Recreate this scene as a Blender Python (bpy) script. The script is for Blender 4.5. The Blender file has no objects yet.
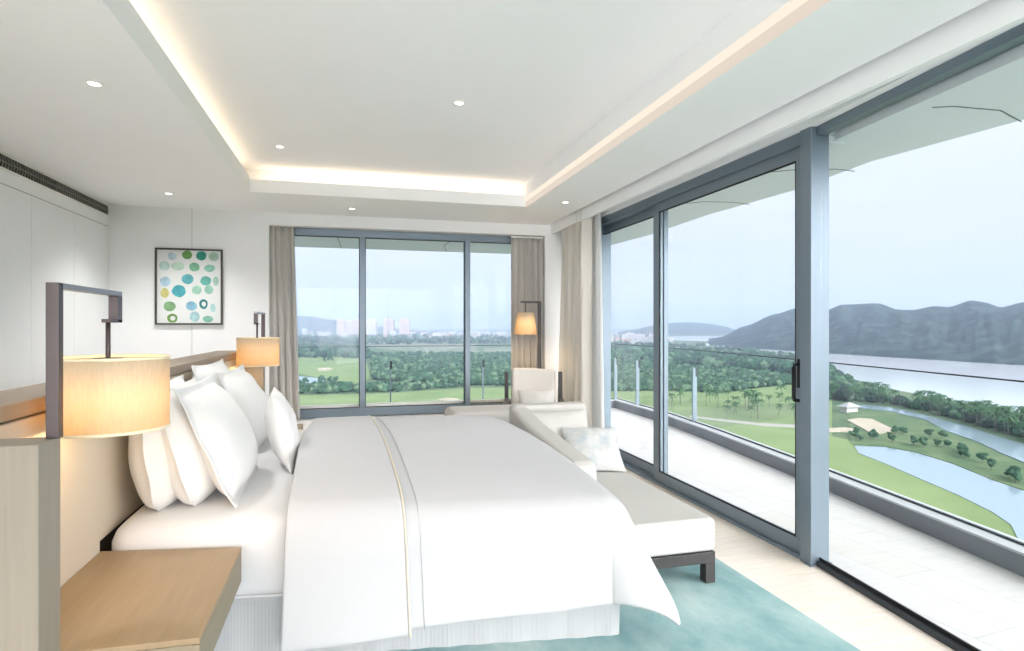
import bpy, math, random
from math import sin, cos, pi, radians as R, exp, hypot
from mathutils import Vector, Matrix, noise

random.seed(7)
SC = bpy.context.scene
COL = SC.collection
EYE = 1.45
FPX = 590.0
YAW = math.atan2(160, 590)
CS, SN = cos(YAW), sin(YAW)

# ------------------------------------------------------------------ helpers
def link(o):
    COL.objects.link(o)
    return o

def tag(o, label=None, cat=None, group=None, kind=None):
    if label: o['label'] = label
    if cat: o['category'] = cat
    if group: o['group'] = group
    if kind: o['kind'] = kind
    return o

def empty(name, loc=(0, 0, 0), rz=0.0, label=None, cat=None, group=None, kind=None):
    o = link(bpy.data.objects.new(name, None))
    o.location = loc
    o.rotation_euler = (0, 0, rz)
    o.empty_display_size = .1
    return tag(o, label, cat, group, kind)

def copy_tree(o, parent=None):
    k = link(o.copy())
    k.parent = parent
    for ch in o.children:
        copy_tree(ch, k)
    return k

class MB:
    def __init__(self):
        self.v = []; self.f = []; self.m = []
    def add(self, vs, fs, mi=0):
        b = len(self.v)
        self.v += [tuple(p) for p in vs]
        self.f += [tuple(b + i for i in f) for f in fs]
        self.m += [mi] * len(fs)
        return self
    def box(self, x0, x1, y0, y1, z0, z1, mi=0):
        vs = [(x, y, z) for z in (z0, z1) for y in (y0, y1) for x in (x0, x1)]
        return self.add(vs, [(0, 2, 3, 1), (4, 5, 7, 6), (0, 1, 5, 4), (2, 6, 7, 3), (0, 4, 6, 2), (1, 3, 7, 5)], mi)
    def prism(self, poly, z0, z1, mi=0):
        n = len(poly)
        area = sum(poly[i][0] * poly[(i + 1) % n][1] - poly[(i + 1) % n][0] * poly[i][1] for i in range(n))
        if area < 0: poly = poly[::-1]
        vs = [(p[0], p[1], z0) for p in poly] + [(p[0], p[1], z1) for p in poly]
        fs = [tuple(range(n - 1, -1, -1)), tuple(range(n, 2 * n))]
        fs += [(i, (i + 1) % n, n + (i + 1) % n, n + i) for i in range(n)]
        return self.add(vs, fs, mi)
    def tube(self, pts, r, n=10, mi=0, caps=True):
        pts = [Vector(p) for p in pts]
        rr = r if isinstance(r, (list, tuple)) else [r] * len(pts)
        vs = []; fs = []
        for i, p in enumerate(pts):
            a = pts[max(i - 1, 0)]; b = pts[min(i + 1, len(pts) - 1)]
            d = (b - a).normalized()
            up = Vector((0, 0, 1)) if abs(d.z) < .95 else Vector((1, 0, 0))
            s = d.cross(up).normalized(); t = s.cross(d)
            for k in range(n):
                an = 2 * pi * k / n
                vs.append(p + s * (cos(an) * rr[i]) + t * (sin(an) * rr[i]))
        for i in range(len(pts) - 1):
            for k in range(n):
                k2 = (k + 1) % n
                fs.append((i * n + k, i * n + k2, (i + 1) * n + k2, (i + 1) * n + k))
        if caps:
            fs.append(tuple(range(n - 1, -1, -1)))
            e = (len(pts) - 1) * n
            fs.append(tuple(range(e, e + n)))
        return self.add(vs, fs, mi)
    def lathe(self, prof, n=32, cx=0, cy=0, mi=0, close=False):
        vs = []; fs = []
        m = len(prof)
        for r, z in prof:
            for k in range(n):
                an = 2 * pi * k / n
                vs.append((cx + r * cos(an), cy + r * sin(an), z))
        rng = m if close else m - 1
        for i in range(rng):
            j = (i + 1) % m
            for k in range(n):
                k2 = (k + 1) % n
                fs.append((i * n + k, i * n + k2, j * n + k2, j * n + k))
        return self.add(vs, fs, mi)
    def grid(self, nu, nv, fn, mi=0):
        vs = [fn(i / nu, j / nv) for j in range(nv + 1) for i in range(nu + 1)]
        w = nu + 1
        fs = [(j * w + i, j * w + i + 1, (j + 1) * w + i + 1, (j + 1) * w + i) for j in range(nv) for i in range(nu)]
        return self.add(vs, fs, mi)
    def build(self, name, mats, parent=None, smooth=False, bevel=0, solid=0, sub=0, auto=None, solid_off=0):
        me = bpy.data.meshes.new(name)
        me.from_pydata(self.v, [], self.f)
        if not isinstance(mats, (list, tuple)): mats = [mats]
        for m in mats: me.materials.append(m)
        if any(self.m): me.polygons.foreach_set('material_index', self.m)
        if smooth: me.polygons.foreach_set('use_smooth', [True] * len(me.polygons))
        me.update()
        o = link(bpy.data.objects.new(name, me))
        if parent is not None: o.parent = parent
        if solid:
            s = o.modifiers.new('solid', 'SOLIDIFY'); s.thickness = solid; s.offset = solid_off
        if sub:
            s = o.modifiers.new('sub', 'SUBSURF'); s.levels = sub; s.render_levels = sub
        if bevel:
            b = o.modifiers.new('bev', 'BEVEL'); b.width = bevel; b.segments = 3; b.limit_method = 'ANGLE'
            b.angle_limit = R(40)
            me.polygons.foreach_set('use_smooth', [True] * len(me.polygons))
            try:
                o.modifiers.new('wn', 'WEIGHTED_NORMAL')
            except Exception:
                pass
        return o

def srgb(r, g, b):
    def f(x):
        x /= 255.0
        return x / 12.92 if x <= .04045 else ((x + .055) / 1.055) ** 2.4
    return (f(r), f(g), f(b), 1)

# ------------------------------------------------------------------ materials
class NT:
    def __init__(self, name):
        self.mat = bpy.data.materials.new(name)
        self.mat.use_nodes = True
        self.t = self.mat.node_tree
        self.t.nodes.clear()
        self.out = self.n('ShaderNodeOutputMaterial')
    def n(self, typ, **kw):
        x = self.t.nodes.new(typ)
        for k, v in kw.items():
            if k in x.inputs.keys(): x.inputs[k].default_value = v
            else: setattr(x, k, v)
        return x
    def l(self, a, b): self.t.links.new(a, b)

def setin(node, name, v):
    if name in node.inputs: node.inputs[name].default_value = v

def mat(name, col, rough=.6, metal=0, spec=.4, var=0.0, scale=8, stretch=(1, 1, 1), bump=0, bscale=None, col2=None, sheen=0):
    """principled surface with object-space noise for colour variation and bump"""
    t = NT(name)
    p = t.n('ShaderNodeBsdfPrincipled')
    setin(p, 'Base Color', col); setin(p, 'Roughness', rough); setin(p, 'Metallic', metal)
    setin(p, 'Specular IOR Level', spec)
    if sheen: setin(p, 'Sheen Weight', sheen)
    t.l(p.outputs[0], t.out.inputs[0])
    if var or col2 or bump:
        tc = t.n('ShaderNodeTexCoord'); mp = t.n('ShaderNodeMapping')
        mp.inputs['Scale'].default_value = stretch
        t.l(tc.outputs['Object'], mp.inputs[0])
        nz = t.n('ShaderNodeTexNoise'); nz.inputs['Scale'].default_value = scale
        nz.inputs['Detail'].default_value = 5
        t.l(mp.outputs[0], nz.inputs['Vector'])
        if var or col2:
            cr = t.n('ShaderNodeValToRGB')
            a = col2 or tuple(max(0, x * (1 - var)) for x in col[:3]) + (1,)
            b = col if col2 else tuple(min(1, x * (1 + var * .5)) for x in col[:3]) + (1,)
            cr.color_ramp.elements[0].position = .3; cr.color_ramp.elements[0].color = a
            cr.color_ramp.elements[1].position = .7; cr.color_ramp.elements[1].color = b
            t.l(nz.outputs[0], cr.inputs[0]); t.l(cr.outputs[0], p.inputs['Base Color'])
        if bump:
            n2 = nz
            if bscale:
                n2 = t.n('ShaderNodeTexNoise'); n2.inputs['Scale'].default_value = bscale
                n2.inputs['Detail'].default_value = 4
                t.l(mp.outputs[0], n2.inputs['Vector'])
            bp = t.n('ShaderNodeBump'); bp.inputs['Strength'].default_value = bump
            bp.inputs['Distance'].default_value = .01
            t.l(n2.outputs[0], bp.inputs['Height']); t.l(bp.outputs[0], p.inputs['Normal'])
    return t.mat

def planks(name, c1, c2, mortar, sx, sy, rough=.4, rot=0, grain=.15, msize=.004):
    t = NT(name)
    p = t.n('ShaderNodeBsdfPrincipled'); setin(p, 'Roughness', rough); setin(p, 'Specular IOR Level', .35)
    tc = t.n('ShaderNodeTexCoord'); mp = t.n('ShaderNodeMapping'); mp.inputs['Rotation'].default_value = (0, 0, rot)
    t.l(tc.outputs['Object'], mp.inputs[0])
    br = t.n('ShaderNodeTexBrick')
    br.inputs['Color1'].default_value = c1; br.inputs['Color2'].default_value = c2; br.inputs['Mortar'].default_value = mortar
    br.inputs['Scale'].default_value = 1; br.inputs['Mortar Size'].default_value = msize
    br.inputs['Brick Width'].default_value = sx; br.inputs['Row Height'].default_value = sy
    t.l(mp.outputs[0], br.inputs['Vector'])
    m2 = t.n('ShaderNodeMapping'); m2.inputs['Scale'].default_value = (1.2, 14, 1); m2.inputs['Rotation'].default_value = (0, 0, rot)
    t.l(tc.outputs['Object'], m2.inputs[0])
    nz = t.n('ShaderNodeTexNoise'); nz.inputs['Scale'].default_value = 2.5; nz.inputs['Detail'].default_value = 6
    t.l(m2.outputs[0], nz.inputs['Vector'])
    mx = t.n('ShaderNodeMixRGB', blend_type='MULTIPLY'); mx.inputs[0].default_value = 1
    cr = t.n('ShaderNodeValToRGB')
    cr.color_ramp.elements[0].position = .35; cr.color_ramp.elements[0].color = (1 - grain, 1 - grain * 1.15, 1 - grain * 1.35, 1)
    cr.color_ramp.elements[1].position = .65; cr.color_ramp.elements[1].color = (1, 1, 1, 1)
    t.l(nz.outputs[0], cr.inputs[0])
    t.l(br.outputs[0], mx.inputs[1]); t.l(cr.outputs[0], mx.inputs[2]); t.l(mx.outputs[0], p.inputs['Base Color'])
    t.l(p.outputs[0], t.out.inputs[0])
    return t.mat

def emit(name, col, s):
    t = NT(name)
    e = t.n('ShaderNodeEmission'); e.inputs[0].default_value = col; e.inputs[1].default_value = s
    t.l(e.outputs[0], t.out.inputs[0])
    return t.mat

def glass_mat(name, tint, refl=1.0):
    """thin architectural glazing: clear transmission with a Fresnel reflection"""
    t = NT(name)
    tr = t.n('ShaderNodeBsdfTransparent'); tr.inputs[0].default_value = tint
    gl = t.n('ShaderNodeBsdfGlossy'); gl.inputs['Roughness'].default_value = 0.0
    gl.inputs[0].default_value = (1, 1, 1, 1)
    lw = t.n('ShaderNodeLayerWeight'); lw.inputs[0].default_value = .5
    pw_ = t.n('ShaderNodeMath', operation='POWER'); pw_.inputs[1].default_value = 5
    mu = t.n('ShaderNodeMath', operation='MULTIPLY_ADD'); mu.inputs[1].default_value = refl * .5; mu.inputs[2].default_value = .004
    mx = t.n('ShaderNodeMixShader')
    t.l(lw.outputs['Facing'], pw_.inputs[0]); t.l(pw_.outputs[0], mu.inputs[0]); t.l(mu.outputs[0], mx.inputs[0])
    t.l(tr.outputs[0], mx.inputs[1]); t.l(gl.outputs[0], mx.inputs[2]); t.l(mx.outputs[0], t.out.inputs[0])
    return t.mat

def shade_mat(name, col, tcol):
    """woven lamp shade fabric letting the bulb's light through"""
    t = NT(name)
    d = t.n('ShaderNodeBsdfDiffuse'); d.inputs[0].default_value = col
    tl = t.n('ShaderNodeBsdfTranslucent'); tl.inputs[0].default_value = tcol
    mx = t.n('ShaderNodeMixShader'); mx.inputs[0].default_value = .5
    tc = t.n('ShaderNodeTexCoord'); mp = t.n('ShaderNodeMapping'); mp.inputs['Scale'].default_value = (60, 60, 12)
    nz = t.n('ShaderNodeTexNoise'); nz.inputs['Scale'].default_value = 2; nz.inputs['Detail'].default_value = 3
    t.l(tc.outputs['Object'], mp.inputs[0]); t.l(mp.outputs[0], nz.inputs['Vector'])
    cr = t.n('ShaderNodeValToRGB')
    cr.color_ramp.elements[0].position = .3; cr.color_ramp.elements[0].color = tuple(x * .8 for x in tcol[:3]) + (1,)
    cr.color_ramp.elements[1].position = .7; cr.color_ramp.elements[1].color = tcol
    t.l(nz.outputs[0], cr.inputs[0]); t.l(cr.outputs[0], tl.inputs[0])
    t.l(d.outputs[0], mx.inputs[1]); t.l(tl.outputs[0], mx.inputs[2]); t.l(mx.outputs[0], t.out.inputs[0])
    return t.mat

def cloth_thin(name, col, trans=.3):
    t = NT(name)
    d = t.n('ShaderNodeBsdfDiffuse'); d.inputs[0].default_value = col
    tl = t.n('ShaderNodeBsdfTranslucent'); tl.inputs[0].default_value = col
    mx = t.n('ShaderNodeMixShader'); mx.inputs[0].default_value = trans * .6
    tc = t.n('ShaderNodeTexCoord'); mp = t.n('ShaderNodeMapping'); mp.inputs['Scale'].default_value = (90, 90, 6)
    nz = t.n('ShaderNodeTexNoise'); nz.inputs['Scale'].default_value = 1.5
    t.l(tc.outputs['Object'], mp.inputs[0]); t.l(mp.outputs[0], nz.inputs['Vector'])
    cr = t.n('ShaderNodeValToRGB')
    cr.color_ramp.elements[0].position = .3; cr.color_ramp.elements[0].color = tuple(x * .95 for x in col[:3]) + (1,)
    cr.color_ramp.elements[1].position = .7; cr.color_ramp.elements[1].color = col
    t.l(nz.outputs[0], cr.inputs[0]); t.l(cr.outputs[0], d.inputs[0])
    t.l(d.outputs[0], mx.inputs[1]); t.l(tl.outputs[0], mx.inputs[2]); t.l(mx.outputs[0], t.out.inputs[0])
    return t.mat

def ribbed(name, col, freq, depth=.004, rough=.85):
    """cloth with fine woven ribs (wave bump)"""
    t = NT(name)
    p = t.n('ShaderNodeBsdfPrincipled'); setin(p, 'Base Color', col); setin(p, 'Roughness', rough); setin(p, 'Specular IOR Level', .15)
    tc = t.n('ShaderNodeTexCoord')
    w = t.n('ShaderNodeTexWave'); w.inputs['Scale'].default_value = freq; w.bands_direction = 'X'
    w.inputs['Distortion'].default_value = .4
    t.l(tc.outputs['Object'], w.inputs['Vector'])
    b = t.n('ShaderNodeBump'); b.inputs['Strength'].default_value = .5; b.inputs['Distance'].default_value = depth
    t.l(w.outputs[1], b.inputs['Height']); t.l(b.outputs[0], p.inputs['Normal'])
    t.l(p.outputs[0], t.out.inputs[0])
    return t.mat

def mottled(name, stops, scale, rough=.95, stretch=(1, 1, 1), detail=8, bump=.3):
    t = NT(name)
    p = t.n('ShaderNodeBsdfPrincipled'); setin(p, 'Roughness', rough); setin(p, 'Specular IOR Level', .1)
    tc = t.n('ShaderNodeTexCoord'); mp = t.n('ShaderNodeMapping'); mp.inputs['Scale'].default_value = stretch
    t.l(tc.outputs['Object'], mp.inputs[0])
    nz = t.n('ShaderNodeTexNoise'); nz.inputs['Scale'].default_value = scale; nz.inputs['Detail'].default_value = detail
    nz.inputs['Roughness'].default_value = .65
    t.l(mp.outputs[0], nz.inputs['Vector'])
    cr = t.n('ShaderNodeValToRGB')
    el = cr.color_ramp.elements
    el[0].position, el[0].color = stops[0]
    el[1].position, el[1].color = stops[-1]
    for pos, cc in stops[1:-1]:
        e = el.new(pos); e.color = cc
    t.l(nz.outputs[0], cr.inputs[0]); t.l(cr.outputs[0], p.inputs['Base Color'])
    if bump:
        n3 = t.n('ShaderNodeTexNoise'); n3.inputs['Scale'].default_value = scale * 60
        t.l(tc.outputs['Object'], n3.inputs['Vector'])
        b = t.n('ShaderNodeBump'); b.inputs['Strength'].default_value = bump; b.inputs['Distance'].default_value = .004
        t.l(n3.outputs[0], b.inputs['Height']); t.l(b.outputs[0], p.inputs['Normal'])
    t.l(p.outputs[0], t.out.inputs[0])
    return t.mat

M = {}
M['wall'] = mat('wall paint', srgb(240, 241, 242), .75, var=.02, scale=3)
M['panel'] = mat('lacquered wall panel', srgb(241, 243, 243), .45, var=.015, scale=2)
M['ceil'] = mat('ceiling paint', srgb(246, 247, 248), .9, var=.01, scale=2)
M['groove'] = mat('shadow groove', srgb(120, 118, 112), .9)
M['floor'] = planks('pale limewashed planks', srgb(232, 224, 214), srgb(226, 217, 205), srgb(222, 213, 201), 1.4, .19, rough=.35, rot=pi / 2, grain=.10, msize=.0025)
M['deck'] = planks('balcony pavers', srgb(202, 201, 200), srgb(206, 207, 210), srgb(184, 186, 190), 1.2, .3, rough=.55, rot=pi / 2 - .1, grain=.07)
M['rug'] = mottled('teal mottled wool', [(.28, srgb(108, 147, 153)), (.45, srgb(137, 169, 171)), (.58, srgb(161, 186, 186)), (.75, srgb(190, 203, 199))], 1.5, stretch=(1.4, .8, 1))
M['alu'] = mat('grey anodised aluminium', srgb(124, 138, 150), .42, metal=.5, spec=.5, var=.04, scale=3)
M['alu_dark'] = mat('dark aluminium', srgb(62, 68, 74), .5, metal=.4)
M['rubber'] = mat('black gasket', srgb(22, 23, 25), .7)
M['glass'] = glass_mat('window glass', (.985, .995, .99, 1))
M['guard'] = glass_mat('balustrade glass', (.965, .99, .98, 1))
M['linen'] = mat('white bed linen', srgb(214, 214, 216), .85, spec=.15, bump=.12, scale=60, var=.012, sheen=.1)
M['pillow'] = mat('pillow cotton', srgb(222, 221, 219), .85, spec=.15, bump=.12, scale=60, var=.012, sheen=.1)
M['duvet'] = mat('white duvet cotton', srgb(186, 186, 188), .85, spec=.12, bump=.06, scale=25, var=.01, sheen=.1)
M['piping'] = mat('beige piping', srgb(214, 204, 186), .8)
M['skirt'] = ribbed('ribbed bed skirt', srgb(184, 186, 188), 55)
M['fabric_bone'] = mat('bone upholstery', srgb(192, 190, 186), .95, spec=.1, var=.03, scale=120, bump=.25)
M['fabric_arm'] = mat('armchair weave', srgb(205, 200, 194), .95, spec=.1, var=.05, scale=90, bump=.3)
M['cushion_pat'] = mottled('faded blue print cotton', [(.35, srgb(170, 178, 184)), (.5, srgb(188, 190, 190)), (.65, srgb(202, 200, 196))], 12, bump=.1)
M['head_fabric'] = mat('headboard linen', srgb(206, 194, 176), .95, spec=.1, var=.04, scale=140, bump=.25)
M['head_wood'] = mat('taupe oak trim', srgb(154, 139, 123), .55, var=.1, scale=6, stretch=(10, 1, 10))
M['wing_wood'] = mat('pale oak veneer', srgb(144, 135, 122), .5, var=.08, scale=5, stretch=(14, 14, .6))
M['oak'] = mat('oak veneer', srgb(151, 129, 100), .45, var=.08, scale=4, stretch=(14, 1.2, 10))
M['oak_edge'] = mat('oak edge band', srgb(138, 126, 105), .5, var=.06, scale=4, stretch=(14, 1.2, 10))
M['gap_shade'] = mat('painted gap shade', srgb(44, 36, 30), .8)
M['espresso'] = mat('espresso stained wood', srgb(62, 60, 60), .45, var=.15, scale=5, stretch=(10, 10, 1))
M['bronze'] = mat('dark bronze metal', srgb(92, 84, 84), .35, metal=.8, var=.06, scale=4)
M['steel'] = mat('brushed steel', srgb(150, 152, 156), .35, metal=.9)
M['shade'] = shade_mat('linen lamp shade', (.85, .78, .62, 1), (.88, .68, .37, 1))
M['shade_rim'] = mat('shade tape', srgb(236, 222, 190), .8)
M['bulb'] = emit('warm bulb', (1, .72, .38, 1), 6)
M['curtain'] = cloth_thin('grey beige curtain', srgb(202, 200, 196), .18)
M['curtain_r'] = cloth_thin('cream curtain', srgb(244, 241, 235), .6)
M['sheer'] = cloth_thin('white sheer', srgb(238, 240, 240), .5)
M['frame_blk'] = mat('dark picture frame', srgb(70, 68, 66), .4, var=.1, scale=10)
M['paper'] = mat('art paper', srgb(226, 229, 228), .9, var=.02, scale=10)
M['vent'] = mat('vent metal', srgb(150, 148, 142), .5, metal=.3)
M['vent_dark'] = mat('vent cavity', srgb(58, 57, 54), .9)
M['white_metal'] = mat('white powder coat', srgb(240, 239, 235), .5)
M['led'] = emit('downlight lens', (1, .93, .82, 1), 9)
M['led_strip'] = emit('cove diffuser', (1, .86, .72, 1), 1.0)
M['glow_band'] = emit('painted cove glow', (1, .87, .74, 1), .78)  # glowing colour in place of strip light falling on the fascia
M['soffit_out'] = mat('balcony soffit panel', srgb(232, 238, 244), .6, var=.03, scale=.6)
M['soffit_line'] = mat('soffit joint', srgb(84, 100, 104), .7)
M['kerb'] = mat('grey kerb stone', srgb(122, 126, 134), .6, var=.05, scale=5)
M['kerb_top'] = mat('kerb coping', srgb(180, 184, 190), .55, var=.03, scale=4)

# ------------------------------------------------------------------ the room shell
ZC = 2.72      # lower ceiling
XL, YF = -2.47, 7.1
XG = 2.70      # sliding glazing plane
YB = -3.2

fl = MB().prism([(XL - .1, YB - .1), (2.03, YB - .1), (2.74, 2.95), (2.82, 2.95), (2.82, YF + .25), (XL - .1, YF + .25)], -.12, 0).build('floor', M['floor']); tag(fl, kind='structure')

# left wall: plain band behind vent, lacquered panels with fine joints below
g = MB().box(XL - .12, XL - .006, YB, YF + .1, 0, 3.1, 1)
joints = [YB, -1.6, -.55, .5, 1.55, 2.6, 3.65, 4.7, 5.55, 6.3, YF]
ZJ = 2.49
for a, b in zip(joints[:-1], joints[1:]):
    g.box(XL - .02, XL, a + .002, b - .002, .0, ZJ - .003, 0)
g.box(XL - .02, XL, YB, YF, ZJ + .003, 3.0, 0)
wl = g.build('wall_left', [M['panel'], M['groove']]); tag(wl, kind='structure')

# far wall with the window opening X -0.90..2.36, Z 0.38..2.58
OX0, OX1, OZ0, OZ1 = -.90, 2.36, .36, 2.585
g = MB()
g.box(XL - .1, -1.682, YF, YF + .35, 0, 3.1)
g.box(-1.684, -1.676, YF + .006, YF + .35, 0, 3.1, 1)
g.box(-1.678, OX0, YF, YF + .35, 0, 3.1)
g.box(OX0, OX1, YF, YF + .35, 0, OZ0)
g.box(OX0, OX1, YF, YF + .35, OZ1, 3.1)
g.box(OX1, 2.95, YF, YF + .35, 0, 3.1)
wf = g.build('wall_far', [M['wall'], M['groove']]); tag(wf, kind='structure')

# right wall: return behind the curtain, and header above the glazing
g = MB()
g.box(2.66, 2.95, 2.95, YF, 2.655, 3.1)
wr = g.build('wall_right', M['wall']); tag(wr, kind='structure')

# unseen back wall; its wide window is added to let in fill light
g = MB()
g.box(XL - .1, -2.0, YB - .2, YB, 0, 3.1); g.box(2.5, 2.9, YB - .2, YB, 0, 3.1)
g.box(-2.0, 2.5, YB - .2, YB, 2.6, 3.1); g.box(-2.0, 2.5, YB - .2, YB, 0, .1)
wb = g.build('wall_back', M['wall']); tag(wb, kind='structure')
w3 = empty('window_added', (0, YB - .1, 0), kind='structure')
g = MB()
for x in (-2.0, -.5, 1.0, 2.44): g.box(x, x + .06, -.04, .04, .1, 2.6)
g.box(-2, 2.5, -.04, .04, .1, .16); g.box(-2, 2.5, -.04, .04, 2.54, 2.6)
g.build('window_frame', M['alu'], w3)

# ceiling: lower ring with a raised tray
TX0, TX1, TY0, TY1 = -.94, 1.80, -2.2, 6.05
TZ = 2.985
LIP = 2.872
g = MB()
g.box(XL, TX0 - .015, YB, YF, ZC, ZC + .06)
g.box(TX1 + .001, 2.40, YB, YF, ZC, ZC + .06)
g.box(TX0 - .015, TX1 + .012, TY1 + .015, YF, ZC, ZC + .06)
g.box(TX0 - .015, TX1 + .012, YB, TY0, ZC, ZC + .06)
# curtain pocket over the glazing
g.box(2.385, 2.40, YB, YF - .75, ZC + .002, ZC + .14); g.box(2.385, 2.70, YB, YF, ZC + .12, ZC + .16)
g.box(2.44, 2.475, .9, YF, 2.612, ZC + .12); g.box(2.40, 2.44, YB, YF, ZC + .03, ZC + .06)
g.box(2.64, 2.68, 2.95, 5.85, 2.648, ZC + .12); g.prism([(2.64, 2.95), (2.70, 2.95), (2.04, -3), (1.98, -3)], 2.648, ZC + .12)
g.prism([(2.70, 2.95), (2.95, 2.95), (2.95, -3), (2.04, -3)], 2.69, ZC + .12)
# lips of the cove (left, far, back) and the plain right upstand
g.box(TX0 - .015, TX0, TY0, TY1 + .015, ZC, LIP)
g.box(TX0, TX1, TY1, TY1 + .015, ZC, LIP - .03)
g.box(TX0, TX1, TY0 - .015, TY0, ZC, LIP)
# cove floors and tray top
g.box(TX0 - .2, TX0 - .015, TY0 - .2, TY1 + .2, ZC + .06, ZC + .08)
g.box(TX0 - .2, TX1, TY1 + .015, TY1 + .2, ZC + .06, ZC + .08)
g.box(TX0 - .22, TX0 - .2, TY0 - .2, TY1 + .2, ZC + .05, TZ + .02)
g.box(TX0 - .2, TX1 + .03, TY1 + .2, TY1 + .22, ZC + .05, TZ + .02)
g.box(TX0 - .2, TX1 + .03, TY0 - .22, TY0 - .2, ZC + .05, TZ + .02)
g.box(TX1 + .03, TX1 + .05, TY0 - .2, TY1 + .2, ZC + .07, TZ + .02)
g.box(TX0 - .22, TX1 + .03, TY0 - .22, TY1 + .22, TZ, TZ + .08)
ce = g.build('ceiling', M['ceil']); tag(ce, kind='structure')
# the slab above everything keeps the sky out of the gaps
tag(MB().box(XL - .2, 2.95, YB - .3, YF + .4, 3.1, 3.2).build('ceiling_slab', M['ceil']), kind='structure')

def area(name, loc, rot, sx, sy, power, col, parent=None):
    L = bpy.data.lights.new(name, 'AREA'); L.shape = 'RECTANGLE'; L.size = sx; L.size_y = sy
    L.energy = power; L.color = col
    o = link(bpy.data.objects.new(name, L)); o.location = loc; o.rotation_euler = rot
    if parent is not None: o.parent = parent
    return o

WARM = (1, .76, .52)
# LED runs lying in the cove, shining up on the tray
cl = empty('cove_light', (0, 0, 0), label='warm hidden strip light along the recessed ceiling tray edge', cat='strip light')
g = MB(); g.box(TX0 - .13, TX0 - .10, TY0, TY1, ZC + .08, ZC + .095)
g.build('led_strip', M['white_metal'], cl)
g = MB(); g.box(TX0, TX1 - .1, TY1 + .10, TY1 + .13, ZC + .08, ZC + .095)
g.build('led_strip', M['white_metal'], cl)
area('cove_run', (TX0 - .11, (TY0 + TY1) / 2, ZC + .11), (R(180), R(-20), 0), .14, TY1 - TY0, 7.5, WARM, cl)
area('cove_run', ((TX0 + TX1) / 2, TY1 + .11, ZC + .11), (R(160), 0, 0), TX1 - TX0 - .1, .12, 2.2, WARM, cl)
g = MB().box(TX1 + .001, TX1 + .05, TY0 - .2, TY1 + .2, ZC + .061, ZC + .27).build('cove_fascia', M['ceil']); tag(g, kind='structure')
sl = empty('strip_light', (TX1, 0, ZC))
MB().box(-.014, 0, TY0, TY1, .050, .10).build('bright_diffuser', M['led_strip'], sl)
MB().box(-.012, 0, TY0, TY1, -.004, .050).build('fascia_glow', M['glow_band'], sl)  # emissive band standing in for warm light spilling down the fascia
tag(sl, 'glowing peach strip light along the ceiling tray side nearest the sliding doors', 'strip light')

# downlights
def downlight(x, y, z, label, group, p, spot=True):
    t = empty('downlight', (x, y, z), label=label, cat='ceiling light', group=group)
    MB().lathe([(.028, 0), (.042, 0), (.043, -.003), (.041, -.006), (.032, -.006), (.028, -.002)], 28, close=True).build('trim_ring', M['white_metal'], t, smooth=True)
    MB().lathe([(.0005, -.003), (.028, -.003)], 28).build('lens', M['led'], t)
    L = bpy.data.lights.new('downlight_beam', 'SPOT'); L.energy = p; L.spot_size = R(120); L.spot_blend = .9
    L.color = (1, .985, .97); L.shadow_soft_size = .12
    o = link(bpy.data.objects.new('downlight_beam', L)); o.parent = t; o.location = (0, 0, -.02)
    return t
PW = 34
downlight(-1.305, 3.56, ZC, 'bright recessed downlight in the low ceiling in front of the long air vent', None, PW * 3.6)
downlight(-1.70, 6.34, ZC, 'recessed downlight near the far wall above the framed picture', None, PW * 3.2)
downlight(0.0, 6.64, ZC, 'recessed downlight in the low ceiling above the far window', None, PW * .5)
downlight(2.12, 5.72, ZC, 'recessed downlight in the low ceiling beside the cream curtain and sliding doors', None, PW * .5)
downlight(.712, 4.02, TZ, 'white square-looking recessed downlight in the middle of the raised ceiling tray', None, PW * 1.2)
downlight(-.596, 5.40, TZ, 'small recessed downlight at the raised tray corner nearest the picture', None, PW * .7)
for x, y, z in ((-1.75, .9, ZC), (.45, 1.3, TZ), (.45, -1.2, TZ), (-1.5, -1.8, ZC), (2.1, .3, ZC)):
    downlight(x, y, z, 'recessed downlight overhead behind the viewpoint', 'downlights behind the viewpoint', PW * 1.2)

# air vent in the left wall
v = empty('air_vent', (XL, 6.0, 0), label='long dark slotted air vent high on the panelled wall', cat='vent')
VY0, VY1, VZ0, VZ1 = -4.8, 1.07, 2.605, 2.70
g = MB()
g.box(-.004, .012, VY0, VY1, VZ0 - .012, VZ0); g.box(-.004, .012, VY0, VY1, VZ1, VZ1 + .012)
g.box(-.004, .012, VY1, VY1 + .012, VZ0 - .012, VZ1 + .012); g.box(-.004, .012, VY0 - .012, VY0, VZ0 - .012, VZ1 + .012)
g.build('vent_frame', M['white_metal'], v)
MB().box(.0, .002, VY0, VY1, VZ0, VZ1).build('backing', M['vent_dark'], v)
g = MB()
n = 150
for i in range(n):
    y = VY0 + (VY1 - VY0) * (i + .5) / n
    zm = (VZ0 + VZ1) / 2
    for z0, z1, dy in ((VZ0, zm, .02), (zm, VZ1, -.02)):
        a, b = (y - dy / 2, y + dy / 2)
        g.add([(.002, a - .003, z0), (.010, a - .003, z0), (.010, a + .003, z0), (.002, a + .003, z0),
               (.002, b - .003, z1), (.010, b - .003, z1), (.010, b + .003, z1), (.002, b + .003, z1)],
              [(0, 1, 5, 4), (1, 2, 6, 5), (2, 3, 7, 6), (0, 3, 2, 1), (4, 5, 6, 7)])
g.box(.002, .011, VY0, VY1, (VZ0 + VZ1) / 2 - .003, (VZ0 + VZ1) / 2 + .003)
g.build('louvre_grille', M['vent'], v)

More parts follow.
